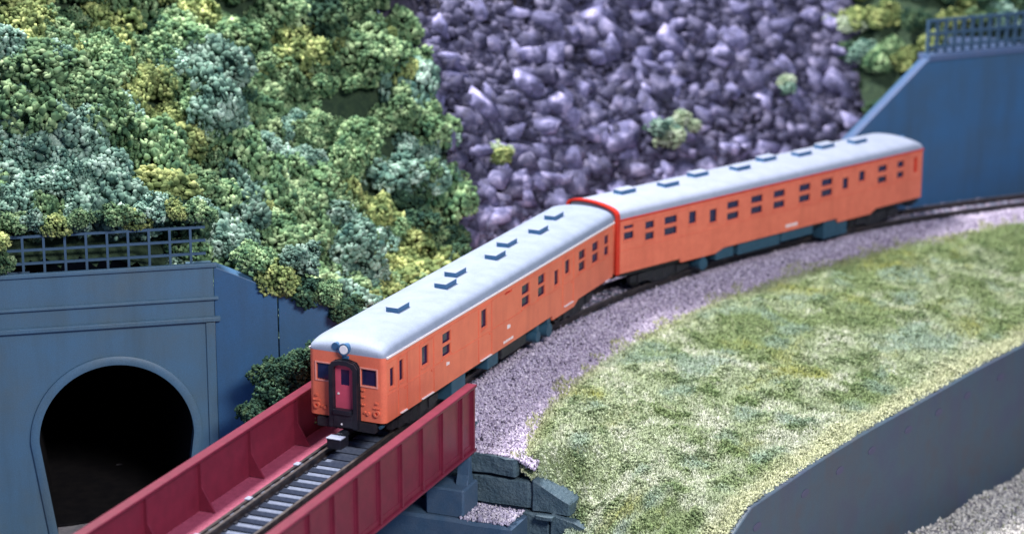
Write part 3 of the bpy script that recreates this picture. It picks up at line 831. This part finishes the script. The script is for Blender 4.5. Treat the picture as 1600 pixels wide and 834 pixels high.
    for bc in (3.0, 17.0):
        bg_ = MB()
        bg_.box(bc - 0.5, bc + 0.5, 0.75, W_ - 0.75, 0.35, 0.75)
        bo_ = bg_.build('bogie', MT['chassis'], car)
        for y in (0.42, W_ - 0.62):
            m = MB(); m.prism([(bc - 1.75, 0.55), (bc - 1.75, 0.30), (bc - 0.7, 0.22), (bc - 0.45, 0.10), (bc + 0.45, 0.10), (bc + 0.7, 0.22), (bc + 1.75, 0.30), (bc + 1.75, 0.55), (bc + 0.8, 0.62), (bc - 0.8, 0.62)], y, y + 0.2, lambda a, b, h: (a, h, b))
            for d in (-1.15, 1.15): m.box(bc + d - 0.2, bc + d + 0.2, y - 0.06, y + 0.26, 0.25, 0.60)
            for d in (-0.3, 0.3): m.cyl((bc + d, y + 0.06, 0.18), 0.12, 0.42, 'z', 10)
            m.build('side_frame', MT['chassis'], bo_)
        for d in (-1.15, 1.15):
            for y in (W_ / 2 - 0.74, W_ / 2 + 0.60):
                MB().cyl((bc + d, y, 0.43), 0.43, 0.14, 'y', 24).build('wheel', MT['rail'], bo_)
            MB().cyl((bc + d, W_ / 2 - 0.6, 0.43), 0.07, 1.2, 'y', 8).build('axle', MT['chassis'], bo_)
    return car

def pair(a, b, c0, c1, d0, d1): return [(a, b, c0, c1), (a, b, d0, d1)]
LO0, LO1, UP0, UP1 = 2.02, 2.38, 2.48, 2.84
wins1 = [[(0.40, 0.66, 2.12, 2.76)], [(1.05, 1.33, 2.13, 2.84)], [(2.74, 3.20, 2.16, 2.82)],
         pair(4.31, 4.92, LO0, LO1, UP0, UP1), [(7.44, 7.87, 2.18, 2.84)],
         pair(10.94, 11.62, LO0, LO1, UP0, UP1), pair(12.42, 13.04, LO0, LO1, UP0, UP1), [(13.95, 14.34, 2.08, 2.66)], [(14.98, 15.43, 2.26, 2.80)],
         pair(16.33, 16.97, LO0, LO1, UP0, UP1), pair(17.68, 18.32, LO0, LO1, UP0, UP1), pair(18.94, 19.40, LO0, LO1, UP0, UP1)]
slots1 = [(9.42, 10.05, 2.89, 2.98)]
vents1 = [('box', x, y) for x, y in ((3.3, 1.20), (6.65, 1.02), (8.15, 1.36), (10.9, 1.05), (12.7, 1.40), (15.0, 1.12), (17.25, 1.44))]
under1 = [('box', 5.25, 6.35, 0.12, 'teal'), ('box', 8.2, 9.1, 0.40, 'teal'), ('box', 9.4, 11.6, 0.45, 'chassis'), ('tank', 12.65, 0.22, 0.40), ('tank', 13.7, 0.27, 0.38)]
make_car('railcar', (0, 0, 0), 0.0, 'orange single ended railcar with grey roof, leading the train onto the bridge',
         wins1, slots1, [(13.75, 15.85, 16.3, 0.76)], [(0.98, 1.62), (2.55, 3.62), (7.2, 8.3), (14.75, 15.8)], MT['orange'], MT['roof'], (True, False), 'white', vents1, under1, None)
wins2 = [[(0.43, 0.97, 2.33, 2.64), (0.43, 0.97, 2.77, 2.92)], pair(1.67, 2.17, 2.10, 2.41, 2.57, 2.88), pair(2.80, 3.53, 2.09, 2.41, 2.56, 2.88), [(4.27, 4.69, 2.34, 2.86)], [(5.54, 5.95, 2.17, 2.74)]]
wins2 += [pair(a, a + 0.71, 2.09, 2.40, 2.57, 2.88) for a in (6.62, 8.13, 9.58, 11.26, 12.76)]
wins2 += [[(14.21, 14.58, 2.21, 2.72)], [(15.33, 15.73, 2.39, 2.85)], pair(16.67, 17.29, 2.09, 2.38, 2.59, 2.88), pair(18.06, 18.51, 2.10, 2.39, 2.59, 2.88)]
slots2 = [(19.23, 19.50, 2.19, 2.90)]
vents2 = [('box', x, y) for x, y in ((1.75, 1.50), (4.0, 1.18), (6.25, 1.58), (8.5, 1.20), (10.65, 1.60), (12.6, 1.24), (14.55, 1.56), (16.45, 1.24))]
under2 = [('tank', 5.3, 0.26, 0.42), ('box', 6.1, 7.2, 0.42, 'teal'), ('box', 7.5, 10.2, 0.40, 'teal'), ('box', 10.3, 12.4, 0.48, 'teal'), ('box', 13.15, 14.75, 0.10, 'teal')]
make_car('railcar', (20.105, -0.044, 0), -0.39819, 'orange trailing carriage with light grey roof and box vents by the rock slope',
         wins2, slots2, [(3.75, 5.9, 6.45, 0.78), (13.9, 16.2, 16.6, 0.76)], [], MT['orange2'], MT['roof2'], (False, True), 'redrim', vents2, under2, None)

# flat white lettering on the sides (small unreadable stencils in the photograph)
cars = [o for o in bpy.data.objects if o.name.startswith('railcar')]
c1 = bpy.data.objects['railcar']; c2 = bpy.data.objects['railcar.001']
def stencil(parent, x0, z0, marks, h):
    m = MB(); x = x0
    for w, g, hh in marks:
        m.box(x, x + w, -0.006, -0.001, z0, z0 + h * hh); x += w + g
    m.build('stencil', MT['white'], parent)
stencil(c1, 9.62, 1.56, [(0.16, 0.02, 1.0), (0.09, 0.02, .8)], 0.15)
stencil(c1, 9.30, 1.08, [(0.10, 0.03, 1), (0.07, 0.03, .8), (0.12, 0.05, 1), (0.06, 0.03, 1), (0.10, 0.03, .9), (0.09, 0.03, 1), (0.1, .03, 1)], 0.10)
stencil(c1, 4.58, 1.63, [(0.09, 0.03, 1), (0.11, 0.02, .8)], 0.13)
stencil(c2, 10.42, 1.12, [(0.10, 0.03, 1), (0.08, 0.03, .85), (0.12, 0.05, 1), (0.07, 0.03, 1), (0.10, 0.03, .9), (0.11, 0.03, 1)], 0.14)
# bellows between the carriages

# ================================================================ ROCKS
def hull(npts, scale):
    d = np.array([[a, b, c] for a in (-1, 1) for b in (-1, 1) for c in (-1, 1)]) * 0.72      # a broken block
    d = d * rng.uniform(0.45, 1.25, (8, 3)) + rng.normal(0, 0.12, (8, 3))
    e = rng.normal(size=(npts, 3)); e /= np.linalg.norm(e, axis=1)[:, None]
    d = np.concatenate([d, e * rng.uniform(0.7, 1.0, (npts, 1))])
    bm = bmesh.new()
    for p in d * scale: bm.verts.new(p)
    bmesh.ops.convex_hull(bm, input=bm.verts)
    bmesh.ops.delete(bm, geom=[v for v in bm.verts if not v.link_faces], context='VERTS')
    bm.verts.index_update(); bm.verts.ensure_lookup_table()
    V = np.array([v.co[:] for v in bm.verts]); F = np.array([[v.index for v in f.verts] for f in bm.faces])
    bm.free(); return V, F
rock_meshes = []
for i in range(40):
    V, F = hull(3, np.array([1.35, 0.9, 0.85]) * rng.uniform(0.85, 1.2, 3))
    me = np_mesh('rock', V, F, MT['rock'], False)
    rock_meshes.append(me)
chips = [hull(2, np.array([1.3, 0.9, 0.8])) for _ in range(40)]
spots = []
w = 0.0
def sb(lat): return np.interp(lat, [3.8, 5.6, 7.2, 8.6, 9.5, 11.2, 16], [14.5, 15.9, 17.2, 16.6, 18.4, 18.4, 18.2]) - 0.5
def se(lat): return np.interp(lat, [3.8, 6.2, 9.2, 14], [38.6, 39.3, 40.4, 41.0])
for row in range(46):
    sl = 0.25 + row * 0.27
    lat = 3.85 + sl * math.cos(math.atan(1.55))
    s = sb(lat) + rng.uniform(0, 0.4)
    while s < se(lat):
        size = rng.choice([0.15, 0.21, 0.30, 0.46], p=[0.28, 0.36, 0.24, 0.12]) * rng.uniform(0.8, 1.3)
        spots.append((s + rng.uniform(-.12, .12), lat + rng.uniform(-.14, .14), size))
        s += size * 1.28 * R0 / (R0 + lat)
spots = np.array(spots)
order = np.argsort(-spots[:, 2] * np.where((spots[:, 1] > 5.0) & (spots[:, 1] < 12), 1, 0.3))
small = []
def slope_matrix(s, lat):
    hd = heading(float(s))
    n = np.array([math.sin(hd) * 1.0, -math.cos(hd) * 1.0])  # to the right of the track, downhill
    k = 1.0 + 0.55 * float(sstep(11, 16, s))
    nz = Vector((n[0] * k, n[1] * k, 1.0)).normalized()
    return nz, Vector((math.cos(hd), math.sin(hd), 0))
for rank, i in enumerate(order):
    s, lat, size = spots[i]
    x, y, z, ok = hill(s, lat)
    if not bool(ok): continue
    nz, tx = slope_matrix(s, lat); ty = nz.cross(tx)
    R = Matrix((tx, ty, nz)).transposed()
    R = R @ Matrix.Rotation(rng.normal(-0.35, 0.38), 3, 'Z') @ Matrix.Rotation(rng.normal(0.2, 0.34), 3, 'X') @ Matrix.Rotation(rng.normal(0, 0.3), 3, 'Y') @ Matrix.Rotation(math.pi * rng.integers(0, 2), 3, 'Z')
    sc = size * rng.uniform(0.9, 1.1, 3) * np.array([1.1, 1.0, 1.25])
    lift = rng.uniform(-0.15, 0.60) * size
    P = Vector((float(x), float(y), float(z) + float(ridge([[x, y, z]])[0]))) + nz * lift
    Mx = Matrix.Translation(P) @ R.to_4x4() @ Matrix.Diagonal((*sc, 1))
    if rank < 300:
        o = link('rock', rock_meshes[rng.integers(0, 40)], rock_slope); o.matrix_local = Mx
    else:
        V, F = chips[rng.integers(0, 40)]
        A = np.array(Mx); small.append((V @ A[:3, :3].T + A[:3, 3], F))
# small rubble between
for _ in range(5000):
    lat = rng.uniform(3.8, 13.5); s = rng.uniform(float(sb(lat)), float(se(lat)))
    x, y, z, ok = hill(s, lat)
    if not bool(ok): continue
    nz, tx = slope_matrix(s, lat)
    V, F = chips[rng.integers(0, 40)]; V = V * rng.uniform(0.08, 0.18)
    P = np.array([float(x), float(y), float(z) + float(ridge([[x, y, z]])[0])]) + np.array(nz) * rng.uniform(-0.02, 0.2)
    small.append((V + P, F))
ofs = np.cumsum([0] + [len(v) for v, f in small[:-1]])
V = np.concatenate([v for v, f in small]); F = np.concatenate([f + k for (v, f), k in zip(small, ofs)])
o = link('rubble', np_mesh('rubble', V, F, MT['rock']), rock_slope); o['kind'] = 'stuff'

# ================================================================ BALLAST STONES
def scatter_stones(pts, sizes, tints, name, m, jag=0.25):
    n = len(pts)
    O = np.array([[1, 0, 0], [-1, 0, 0], [0, 1, 0], [0, -1, 0], [0, 0, 1], [0, 0, -1]], float)
    OF = np.array([[0, 2, 4], [2, 1, 4], [1, 3, 4], [3, 0, 4], [2, 0, 5], [1, 2, 5], [3, 1, 5], [0, 3, 5]])
    V = O[None] * (1 + jag * rng.normal(size=(n, 6, 1)))
    V = V + 0.25 * rng.normal(size=(n, 6, 3))
    V = V * sizes[:, None, None] + pts[:, None]
    F = (OF[None] + 6 * np.arange(n)[:, None, None]).reshape(-1, 3)
    me = np_mesh(name, V.reshape(-1, 3), F, m)
    set_tint(me, np.repeat(tints, 6, 0))
    return me
n = 90000
s = 1.6 + (rng.random(n) ** 1.35) * 46; le = lat_edge(s) + 0.55
lt = -(le) + rng.random(n) * (le + np.where(rng.random(n) < 0.75, -0.9, 3.5))
x, y = track(s, lt); z = ballast_z(s, lt) + rng.uniform(-0.01, 0.06, n)
sz = rng.uniform(0.028, 0.058, n) * np.where(rng.random(n) < 0.05, 1.5, 1)
base = np.array([[0.31, 0.27, 0.38], [0.48, 0.43, 0.56], [0.66, 0.61, 0.72], [0.07, 0.06, 0.095]])
ti = base[rng.choice(4, n, p=[0.30, 0.40, 0.22, 0.08])] * rng.uniform(0.8, 1.2, (n, 1))
tag(link('ballast_stones', scatter_stones(np.stack([x, y, z], -1), sz, ti, 'ballast_stones', MT['gravel_tint'])),
    'violet grey ballast gravel spread along the curving track', 'ballast', kind='stuff')
# gravel on the footing
n = 1500
s = rng.uniform(-0.05, 1.42, n); lt = rng.uniform(-4.45, -1.4, n)
keep = ~((s < 0.45 - 0.25 * rng.random(n)) & (lt > -2.6)); s, lt = s[keep], lt[keep]; n = len(s)
x, y = track(s, lt); z = np.full(n, -3.27) + rng.uniform(0, 0.06, n)
ti = np.array([[0.45, 0.42, 0.55], [0.30, 0.28, 0.38], [0.55, 0.52, 0.60]])[rng.choice(3, n)] * rng.uniform(0.8, 1.15, (n, 1))
sz = rng.uniform(0.03, 0.07, n) * np.where(rng.random(n) < 0.01, 2.5, 1)
tag(link('footing_gravel', scatter_stones(np.stack([x, y, z], -1), sz, ti, 'footing_gravel', MT['gravel_tint'])),
    'pale gravel scattered on the footing slab under the bridge end', 'gravel', kind='stuff')
# gravel under the retaining wall
n = 45000
x = rng.uniform(6, 36, n); y = rng.uniform(-26, -11, n)
z = gz(x, y) + rng.uniform(-0.02, 0.07, n)
ti = np.array([[0.58, 0.57, 0.55], [0.44, 0.44, 0.43], [0.70, 0.69, 0.64], [0.26, 0.28, 0.20]])[rng.choice(4, n, p=[.4, .25, .28, .07])] * rng.uniform(0.8, 1.15, (n, 1))
tag(link('yard_gravel', scatter_stones(np.stack([x, y, z], -1), rng.uniform(0.03, 0.08, n), ti, 'yard_gravel', MT['gravel_tint'])),
    'pale gravel heaped at the foot of the retaining wall', 'gravel', kind='stuff')

# ================================================================ GRASS
n = 210000
s = -3 + 53 * rng.random(n) ** 1.5; v = -0.05 + 1.05 * rng.random(n)
# the edge towards the ballast frays out
vc = np.clip(v, 0, 1)
x, y, z = grass_pt(s, vc)
lat_ = lat_edge(s) + vc * 9
P = np.stack([x, y, z], -1)
ov = np.minimum(v, 0) * -9.0                           # a little spill over the ballast edge
ex, ey = track(s, -(lat_edge(s) - ov)); mk = v < 0
P[mk] = np.stack([ex, ey, ballast_z(s, -(lat_edge(s) - ov)) + 0.03], -1)[mk]
fr = fbm(P * [1, 1, 0], 1.6)
keep = ~((s < 1.65) & (lat_ < 6.2)) & ~((v < 0) & (fr < 0.42 - v * 4))
P, s, v = P[keep], s[keep], v[keep]; n = len(P)
Q = P * [1, 1, 0]
f1 = fbm(Q + 3, 0.35, 3); f2 = fbm(Q + 31, 0.8, 3); f3 = fbm(Q + 57, 2.0, 3); f4 = fbm(Q + 83, 5.0, 2)
def mixc(a_, b_, t): return a_ + (b_ - a_) * np.clip(t, 0, 1)[:, None]
green = np.array([0.175, 0.245, 0.10]); sage = np.array([0.33, 0.395, 0.25]); white = np.array([0.54, 0.57, 0.47])
olive = np.array([0.28, 0.31, 0.10]); deep = np.array([0.07, 0.125, 0.05]); teal = np.array([0.23, 0.33, 0.28])
ti = mixc(np.tile(sage, (n, 1)), white, ((f2 - 0.46) * 3 + (f4 - 0.5) * 2.0 + 0.25 - s / 55).clip(0, 0.8))
ti = mixc(ti, green, ((f1 - 0.49) * 4 + (f3 - 0.5) * 2.0 + s / 55 + 0.05).clip(0, 0.85))
ti = mixc(ti, olive, (fbm(Q + 11, 0.55, 3) - 0.62) * 4 + (f4 - 0.5) * 1.2)
ti = mixc(ti, teal, ((fbm(Q + 71, 0.7, 2) - 0.60) * 5).clip(0, 0.6))
ti = mixc(ti, deep, ((f3 - 0.63) * 5 + (f4 - 0.5) * 2.0).clip(0, 0.55))
ti = mixc(ti, np.array([0.47, 0.50, 0.32]), (v - 0.90 + 0.05 * f3) * 14)
ti = mixc(ti, np.array([0.42, 0.43, 0.27]), (0.07 - v) * 9)
ti *= rng.uniform(0.72, 1.28, (n, 1))
hgt = (0.03 + 0.16 * np.clip((f3 - 0.40) * 3, 0, 1)) * np.clip(v * 12 + 0.3, 0.2, 1)
ix = rng.permutation(n); P, s, v, ti, hgt = P[ix], s[ix], v[ix], ti[ix], hgt[ix]
nf = int(n * 0.62)
Pf = P[:nf] + np.stack([0 * s[:nf], 0 * s[:nf], hgt[:nf] * rng.random(nf)], -1)
a = scatter_stones(Pf, rng.uniform(0.025, 0.06, nf), ti[:nf], 'turf_foam', MT['grass_tint'], 0.35)
# fibres: thin bent blades
Pb = P[nf:]; nb = len(Pb); tb = ti[nf:]
ang = rng.random(nb) * 6.283; ln = rng.uniform(0.10, 0.26, nb); wd = rng.uniform(0.012, 0.022, nb)
dx, dy = np.cos(ang), np.sin(ang); lean = rng.uniform(0.2, 0.9, nb)
B0 = Pb + np.stack([-dy * wd, dx * wd, 0 * wd - 0.03], -1); B1 = Pb + np.stack([dy * wd, -dx * wd, 0 * wd - 0.03], -1)
Md = Pb + np.stack([dx * ln * lean * .4, dy * ln * lean * .4, ln * .6], -1)
B2 = Md + np.stack([dy * wd, -dx * wd, 0 * wd], -1) * .8; B3 = Md + np.stack([-dy * wd, dx * wd, 0 * wd], -1) * .8
TP = Pb + np.stack([dx * ln * lean, dy * ln * lean, ln * (1 - .3 * lean)], -1)
V = np.stack([B0, B1, B2, B3, TP], 1).reshape(-1, 3)
F = (np.array([[0, 1, 2], [0, 2, 3], [3, 2, 4]])[None] + 5 * np.arange(nb)[:, None, None]).reshape(-1, 3)
b = np_mesh('grass', V, F, MT['grass_tint']); set_tint(b, np.repeat(tb, 5, 0))
tag(link('grass', b), 'short mottled green and straw static grass on the sloping bank', 'grass', kind='stuff')
tag(link('ground_foam', a), 'crumbly pale green ground foam scattered over the grass bank', 'ground cover', kind='stuff')

# ================================================================ FOLIAGE CLUMPS
def clump_mesh(nb, rb, ncr, cr, flat=0.8, seed=0):
    g = np.random.default_rng(seed)
    # sub-blobs on an uneven dome
    th = g.random(nb) * 6.283; u_ = g.uniform(-0.15, 1.0, nb); rr = np.sqrt(1 - np.clip(u_, -1, 1) ** 2)
    C = np.stack([rr * np.cos(th), rr * np.sin(th), u_], -1) * g.uniform(0.42, 0.85, (nb, 1)) * np.array([1, 1, flat])
    C = np.concatenate([C, [[0, 0, 0.1]]]); R_ = np.concatenate([g.uniform(0.65, 1.2, nb) * rb, [0.5]])
    VV = []; 
    pts = []
    for c, r in zip(C, R_):
        n_ = int(ncr * (r / rb) ** 2)
        d = g.normal(size=(n_, 3)); d /= np.linalg.norm(d, axis=1)[:, None]
        rr_ = 0.55 + 0.85 * fbm(d * 1.0 + c * 3 + seed, 1.6, 3)
        pts.append(c + d * (r * rr_ * g.uniform(0.82, 1.08, n_))[:, None])
    pts = np.concatenate(pts)
    # drop crumbs buried deep inside other blobs
    D = np.linalg.norm(pts[:, None] - C[None], axis=2) / R_[None]
    pts = pts[(D.min(1) > 0.55)]
    pts = pts[pts[:, 2] > -0.35]
    n_ = len(pts)
    I0 = np.array([[0, 0, 1.0], [0.94, 0, -.33], [-.47, .82, -.33], [-.47, -.82, -.33]])
    # icosahedron crumbs with strong jitter
    t = (1 + 5 ** .5) / 2
    IC = np.array([[-1, t, 0], [1, t, 0], [-1, -t, 0], [1, -t, 0], [0, -1, t], [0, 1, t], [0, -1, -t], [0, 1, -t], [t, 0, -1], [t, 0, 1], [-t, 0, -1], [-t, 0, 1]]) / 1.9
    IF = np.array([[0, 11, 5], [0, 5, 1], [0, 1, 7], [0, 7, 10], [0, 10, 11], [1, 5, 9], [5, 11, 4], [11, 10, 2], [10, 7, 6], [7, 1, 8], [3, 9, 4], [3, 4, 2], [3, 2, 6], [3, 6, 8], [3, 8, 9], [4, 9, 5], [2, 4, 11], [6, 2, 10], [8, 6, 7], [9, 8, 1]])
    sz_ = g.uniform(0.6, 1.5, n_) * cr
    V = IC[None] * (1 + 0.33 * g.normal(size=(n_, 12, 1))) * sz_[:, None, None] + pts[:, None]
    F = (IF[None] + 12 * np.arange(n_)[:, None, None]).reshape(-1, 3)
    return np_mesh('foliage', V.reshape(-1, 3), F, MT['leaf_g'], False)
clumps = [clump_mesh(13, 0.40, 120, 0.068, 0.85, 100 + i) for i in range(10)]
tuft = [clump_mesh(8, 0.42, 90, 0.075, 0.9, 200 + i) for i in range(4)]
def foliage(name, mesh, P, scale, m, label, group=None, catg='foliage clump', rz=None, tilt=None):
    o = link(name, mesh); o.location = P
    o.rotation_euler = (0 if tilt is None else tilt[0], 0 if tilt is None else tilt[1], rng.random() * 6.283 if rz is None else rz)
    o.scale = scale if hasattr(scale, '__len__') else (scale,) * 3
    o.material_slots[0].link = 'OBJECT'; o.material_slots[0].material = MT[m]
    return tag(o, label, catg, group)
HUE = {'leaf_g': 'mid green', 'leaf_y': 'yellowish olive', 'leaf_t': 'pale teal', 'leaf_d': 'dark green'}
def where(px, py):
    if py > 290 and px < 360: return 'just above the lattice fence over the tunnel'
    if px > 560 and py < 300: return 'at the edge of the thicket beside the rock slope'
    if px > 380 and py > 300: return 'low in the thicket behind the leading railcar'
    if py < 130: return 'at the top of the thicket, ' + ('upper left' if px < 300 else 'left of the rock slope')
    return 'halfway up the thicket above the tunnel, ' + ('left side' if px < 300 else 'right side')
def proj(P):
    v = np.asarray(P) - CAM; e = v @ _d
    return 800 + FPX * (v @ _r) / e, 417 - FPX * (v @ _u) / e, e
placed = 0
cells = []
for s in np.arange(-13, 18.6, 0.98):
    for lat in np.arange(3.9, 27, 0.72):
        cells.append((s + rng.uniform(-.36, .36), lat + rng.uniform(-.32, .32)))
rng.shuffle(cells)
nbase = len(cells); centres = []
cells += [(rng.uniform(-8, 18.4), rng.uniform(4, 20)) for _ in range(2500)]        # later: fill what stayed bare
for ci, (s, lat) in enumerate(cells):
    if s > sb(lat) + 0.25: continue
    x, y, z, ok = hill(s, lat)
    if not bool(ok): continue
    P = np.array([float(x), float(y), float(z)])
    px, py, _ = proj(P)
    if px < -60 or py < -90 or py > 560: continue       # nothing of it in view
    if z < 0.2: continue
    if s < 4.5:                                        # keep clear of the portal and wing faces
        rx, ry = P[0] - PP0[0], P[1] - PP0[1]
        axp = rx * PD[0] + ry * PD[1]
        qq = (rx * PN[0] + ry * PN[1]) if axp < 0 else (rx * WN[0] + ry * WN[1])
        if qq < (1.35 if axp < 0 else 1.15) and (P[2] < 4.9 or axp < 0): continue
    if ci >= nbase and (len(centres) > 335 or np.linalg.norm(np.array(centres) - P, axis=1).min() < 1.0): continue
    centres.append(P.copy())
    f = vnoise(P[None] + 5, 0.30)[0]; h_ = rng.random()
    m = 'leaf_g'
    if f < 0.40: m = 'leaf_t' if h_ < 0.55 else 'leaf_g'
    elif f > 0.62: m = 'leaf_y' if h_ < 0.4 else 'leaf_g'
    elif h_ < 0.12: m = 'leaf_t'
    elif h_ < 0.28: m = 'leaf_y'
    elif h_ < 0.38: m = 'leaf_d'
    sc = rng.choice([0.7, 0.95, 1.4], p=[.35, .4, .25]) * rng.uniform(0.9, 1.15)
    P[2] += rng.uniform(-0.15, 0.45) + float(ridge(P[None])[0])
    foliage('foliage_clump', clumps[rng.integers(0, 10)], P, (sc * rng.uniform(.9, 1.2), sc * rng.uniform(.9, 1.2), sc * rng.uniform(.9, 1.35)), m, HUE[m] + ' foliage clump ' + where(px, py), 'foliage clumps above the tunnel')
    placed += 1
print('clumps', placed)
# clumps hanging over the wing wall and the fence
def wing_pt(a_, q_, z_): return np.array([*(PP0 + WD * a_ + WN * q_), z_])
def port_pt(a_, q_, z_): return np.array([*(PP0 + PD * a_ + PN * q_), z_])
for P, sc, m, lab in ((wing_pt(2.2, 0.25, 3.80), 0.9, 'leaf_y', 'yellow green foliage clump hanging over the joint of the wing wall'),
                      (wing_pt(1.35, 0.6, 4.65), 0.8, 'leaf_g', 'green foliage clump spilling over the wing wall next to the portal corner'),
                      (wing_pt(3.3, 0.30, 3.30), 0.85, 'leaf_d', 'dark green foliage clump over the low end of the wing wall'),
                      (wing_pt(3.0, 0.9, 4.4), 0.9, 'leaf_t', 'pale teal foliage clump above the low end of the wing wall'),
                      (wing_pt(4.6, 0.3, 2.6), 0.85, 'leaf_d', 'dark green foliage clump beside the roof corner of the leading railcar'),
                      (wing_pt(3.9, 0.2, 3.35), 0.65, 'leaf_g', 'green foliage clump on top of the wing wall end by the railcar'),
                      (port_pt(-7.25, 0.15, 5.0), 0.62, 'leaf_g', 'green foliage clump drooping over the far left end of the tunnel coping'),
                      (port_pt(-7.6, 0.4, 6.0), 0.8, 'leaf_y', 'olive foliage clump over the left end of the lattice fence'),
                      (port_pt(-4.6, 0.70, 6.25), 0.62, 'leaf_t', 'pale teal foliage clump touching the top rail of the fence over the arch'),
                      (port_pt(-2.6, 0.66, 6.2), 0.58, 'leaf_y', 'olive foliage clump touching the top rail of the fence near its middle'),
                      (port_pt(-0.4, 0.95, 6.3), 0.6, 'leaf_t', 'pale teal foliage clump over the right end of the lattice fence')):
    foliage('foliage_clump', clumps[rng.integers(0, 10)], P, sc, m, lab, 'foliage clumps above the tunnel')
for i_, a_ in enumerate(np.arange(-7.0, -0.2, 0.82)):
    m = ['leaf_g', 'leaf_t', 'leaf_y', 'leaf_g', 'leaf_d'][i_ % 5]
    foliage('foliage_clump', clumps[rng.integers(0, 10)], port_pt(a_ + rng.uniform(-.2, .2), rng.uniform(0.40, 0.75), rng.uniform(6.15, 6.5)), rng.uniform(0.5, 0.72), m,
            HUE[m] + ' foliage clump leaning over the top rail of the fence above the arch', 'foliage clumps above the tunnel')
# bank beyond the right wall
LAB2 = {'leaf_g': 'mid green foliage clump on the bank above the tall smooth wall', 'leaf_y': 'yellow green foliage clump on the bank above the tall smooth wall', 'leaf_d': 'dark green foliage clump on the bank above the tall smooth wall', 'leaf_t': 'teal foliage clump on the bank above the tall smooth wall'}
for s in np.arange(39.0, 56, 0.95):
    for lat in np.arange(3.4, 14, 0.8):
        s_, l_ = s + rng.uniform(-.4, .4), lat + rng.uniform(-.3, .3)
        if s_ < se(l_) - 0.5: continue
        x, y, z, ok = hill(s_, l_)
        if not bool(ok): continue
        P = np.array([float(x), float(y), float(z)]); px, py, _ = proj(P)
        if px > 1680 or py < -60: continue
        if (P[0] - RWo[0]) * RN[0] + (P[1] - RWo[1]) * RN[1] < 1.5: continue
        m = ['leaf_g', 'leaf_y', 'leaf_d', 'leaf_d', 'leaf_t'][rng.integers(0, 5)]
        sc = rng.uniform(0.6, 1.0)
        foliage('foliage_clump', clumps[rng.integers(0, 10)], P + [0, 0, rng.uniform(-.1, .2)], sc, m, LAB2[m], 'foliage clumps above the smooth wall')
# single bushes
def on_slope(s, lat, lift=0.2):
    x, y, z, ok = hill(s, lat); return np.array([float(x), float(y), float(z) + lift + float(ridge([[float(x), float(y), float(z)]])[0])])
def bush(s, lat, sc, mats, label, lift=0.2, spread=0.5, n=3, name='bush'):
    b = tag(empty(name, on_slope(s, lat, lift)), label, 'bush')
    for i in range(n):
        o = link('foliage', tuft[rng.integers(0, 4)], b)
        o.location = (rng.normal(0, spread * sc), rng.normal(0, spread * sc * .6), abs(rng.normal(0, spread * sc * 0.7)))
        k_ = sc * rng.uniform(0.7, 1.05); o.scale = (k_, k_, k_ * 0.9); o.rotation_euler = (0, 0, rng.random() * 6)
        o.material_slots[0].link = 'OBJECT'; o.material_slots[0].material = MT[mats[i % len(mats)]]
    MB().cyl((0, 0, -0.7), 0.09, 0.8, 'z', 8, 0.05).build('stem', MT['bark'], b)
    return b
bush(29.2, 6.0, 0.95, ['leaf_p', 'leaf_t', 'leaf_y'], 'pale green bush on the rocks just behind the trailing carriage', 0.75, 0.6, 5)
bush(19.7, 6.5, 0.7, ['leaf_p', 'leaf_y'], 'small pale yellow bush low on the left part of the rock slope', 0.75, 0.5, 3)
bush(39.3, 7.6, 0.75, ['leaf_y', 'leaf_p'], 'yellow green bush at the right edge of the rock slope', 0.8, 0.5, 3)
bush(35.9, 6.95, 0.6, ['leaf_p', 'leaf_t'], 'tiny pale teal bush between rocks left of the yellow green one', 0.5, 0.4, 2)
bush(24.1, 10.7, 0.5, ['leaf_y', 'leaf_d'], 'olive bush at the top edge of the rock slope', 0.4, 0.4, 2)
# dark shrub at the foot of the wing wall, beside the left girder
b = tag(empty('shrub', (2.2, 5.35, -1.2)), 'dark green shrub between wing wall and the far bridge girder', 'shrub')
for dx, dy, dz, k_, mm in ((0, 0, 1.6, 0.85, 'leaf_d'), (0.5, -0.7, 1.9, 0.8, 'leaf_d'), (-0.4, 0.5, 1.0, 0.8, 'leaf_d'), (0.9, -1.1, 2.9, 0.7, 'leaf_d'), (0.1, -0.3, 0.4, 1.0, 'leaf_d'), (0.9, -0.9, 0.9, 0.9, 'leaf_g'), (0.2, 0.2, 2.3, 0.75, 'leaf_d'), (0.6, -0.4, 2.6, 0.7, 'leaf_d')):
    o = link('foliage', clumps[rng.integers(0, 10)], b); o.location = (dx, dy, dz); o.scale = (k_,) * 3
    o.material_slots[0].link = 'OBJECT'; o.material_slots[0].material = MT[mm]
MB().cyl((0.2, -0.2, -3.9), 0.14, 4.6, 'z', 8, 0.08).build('stem', MT['bark'], b)
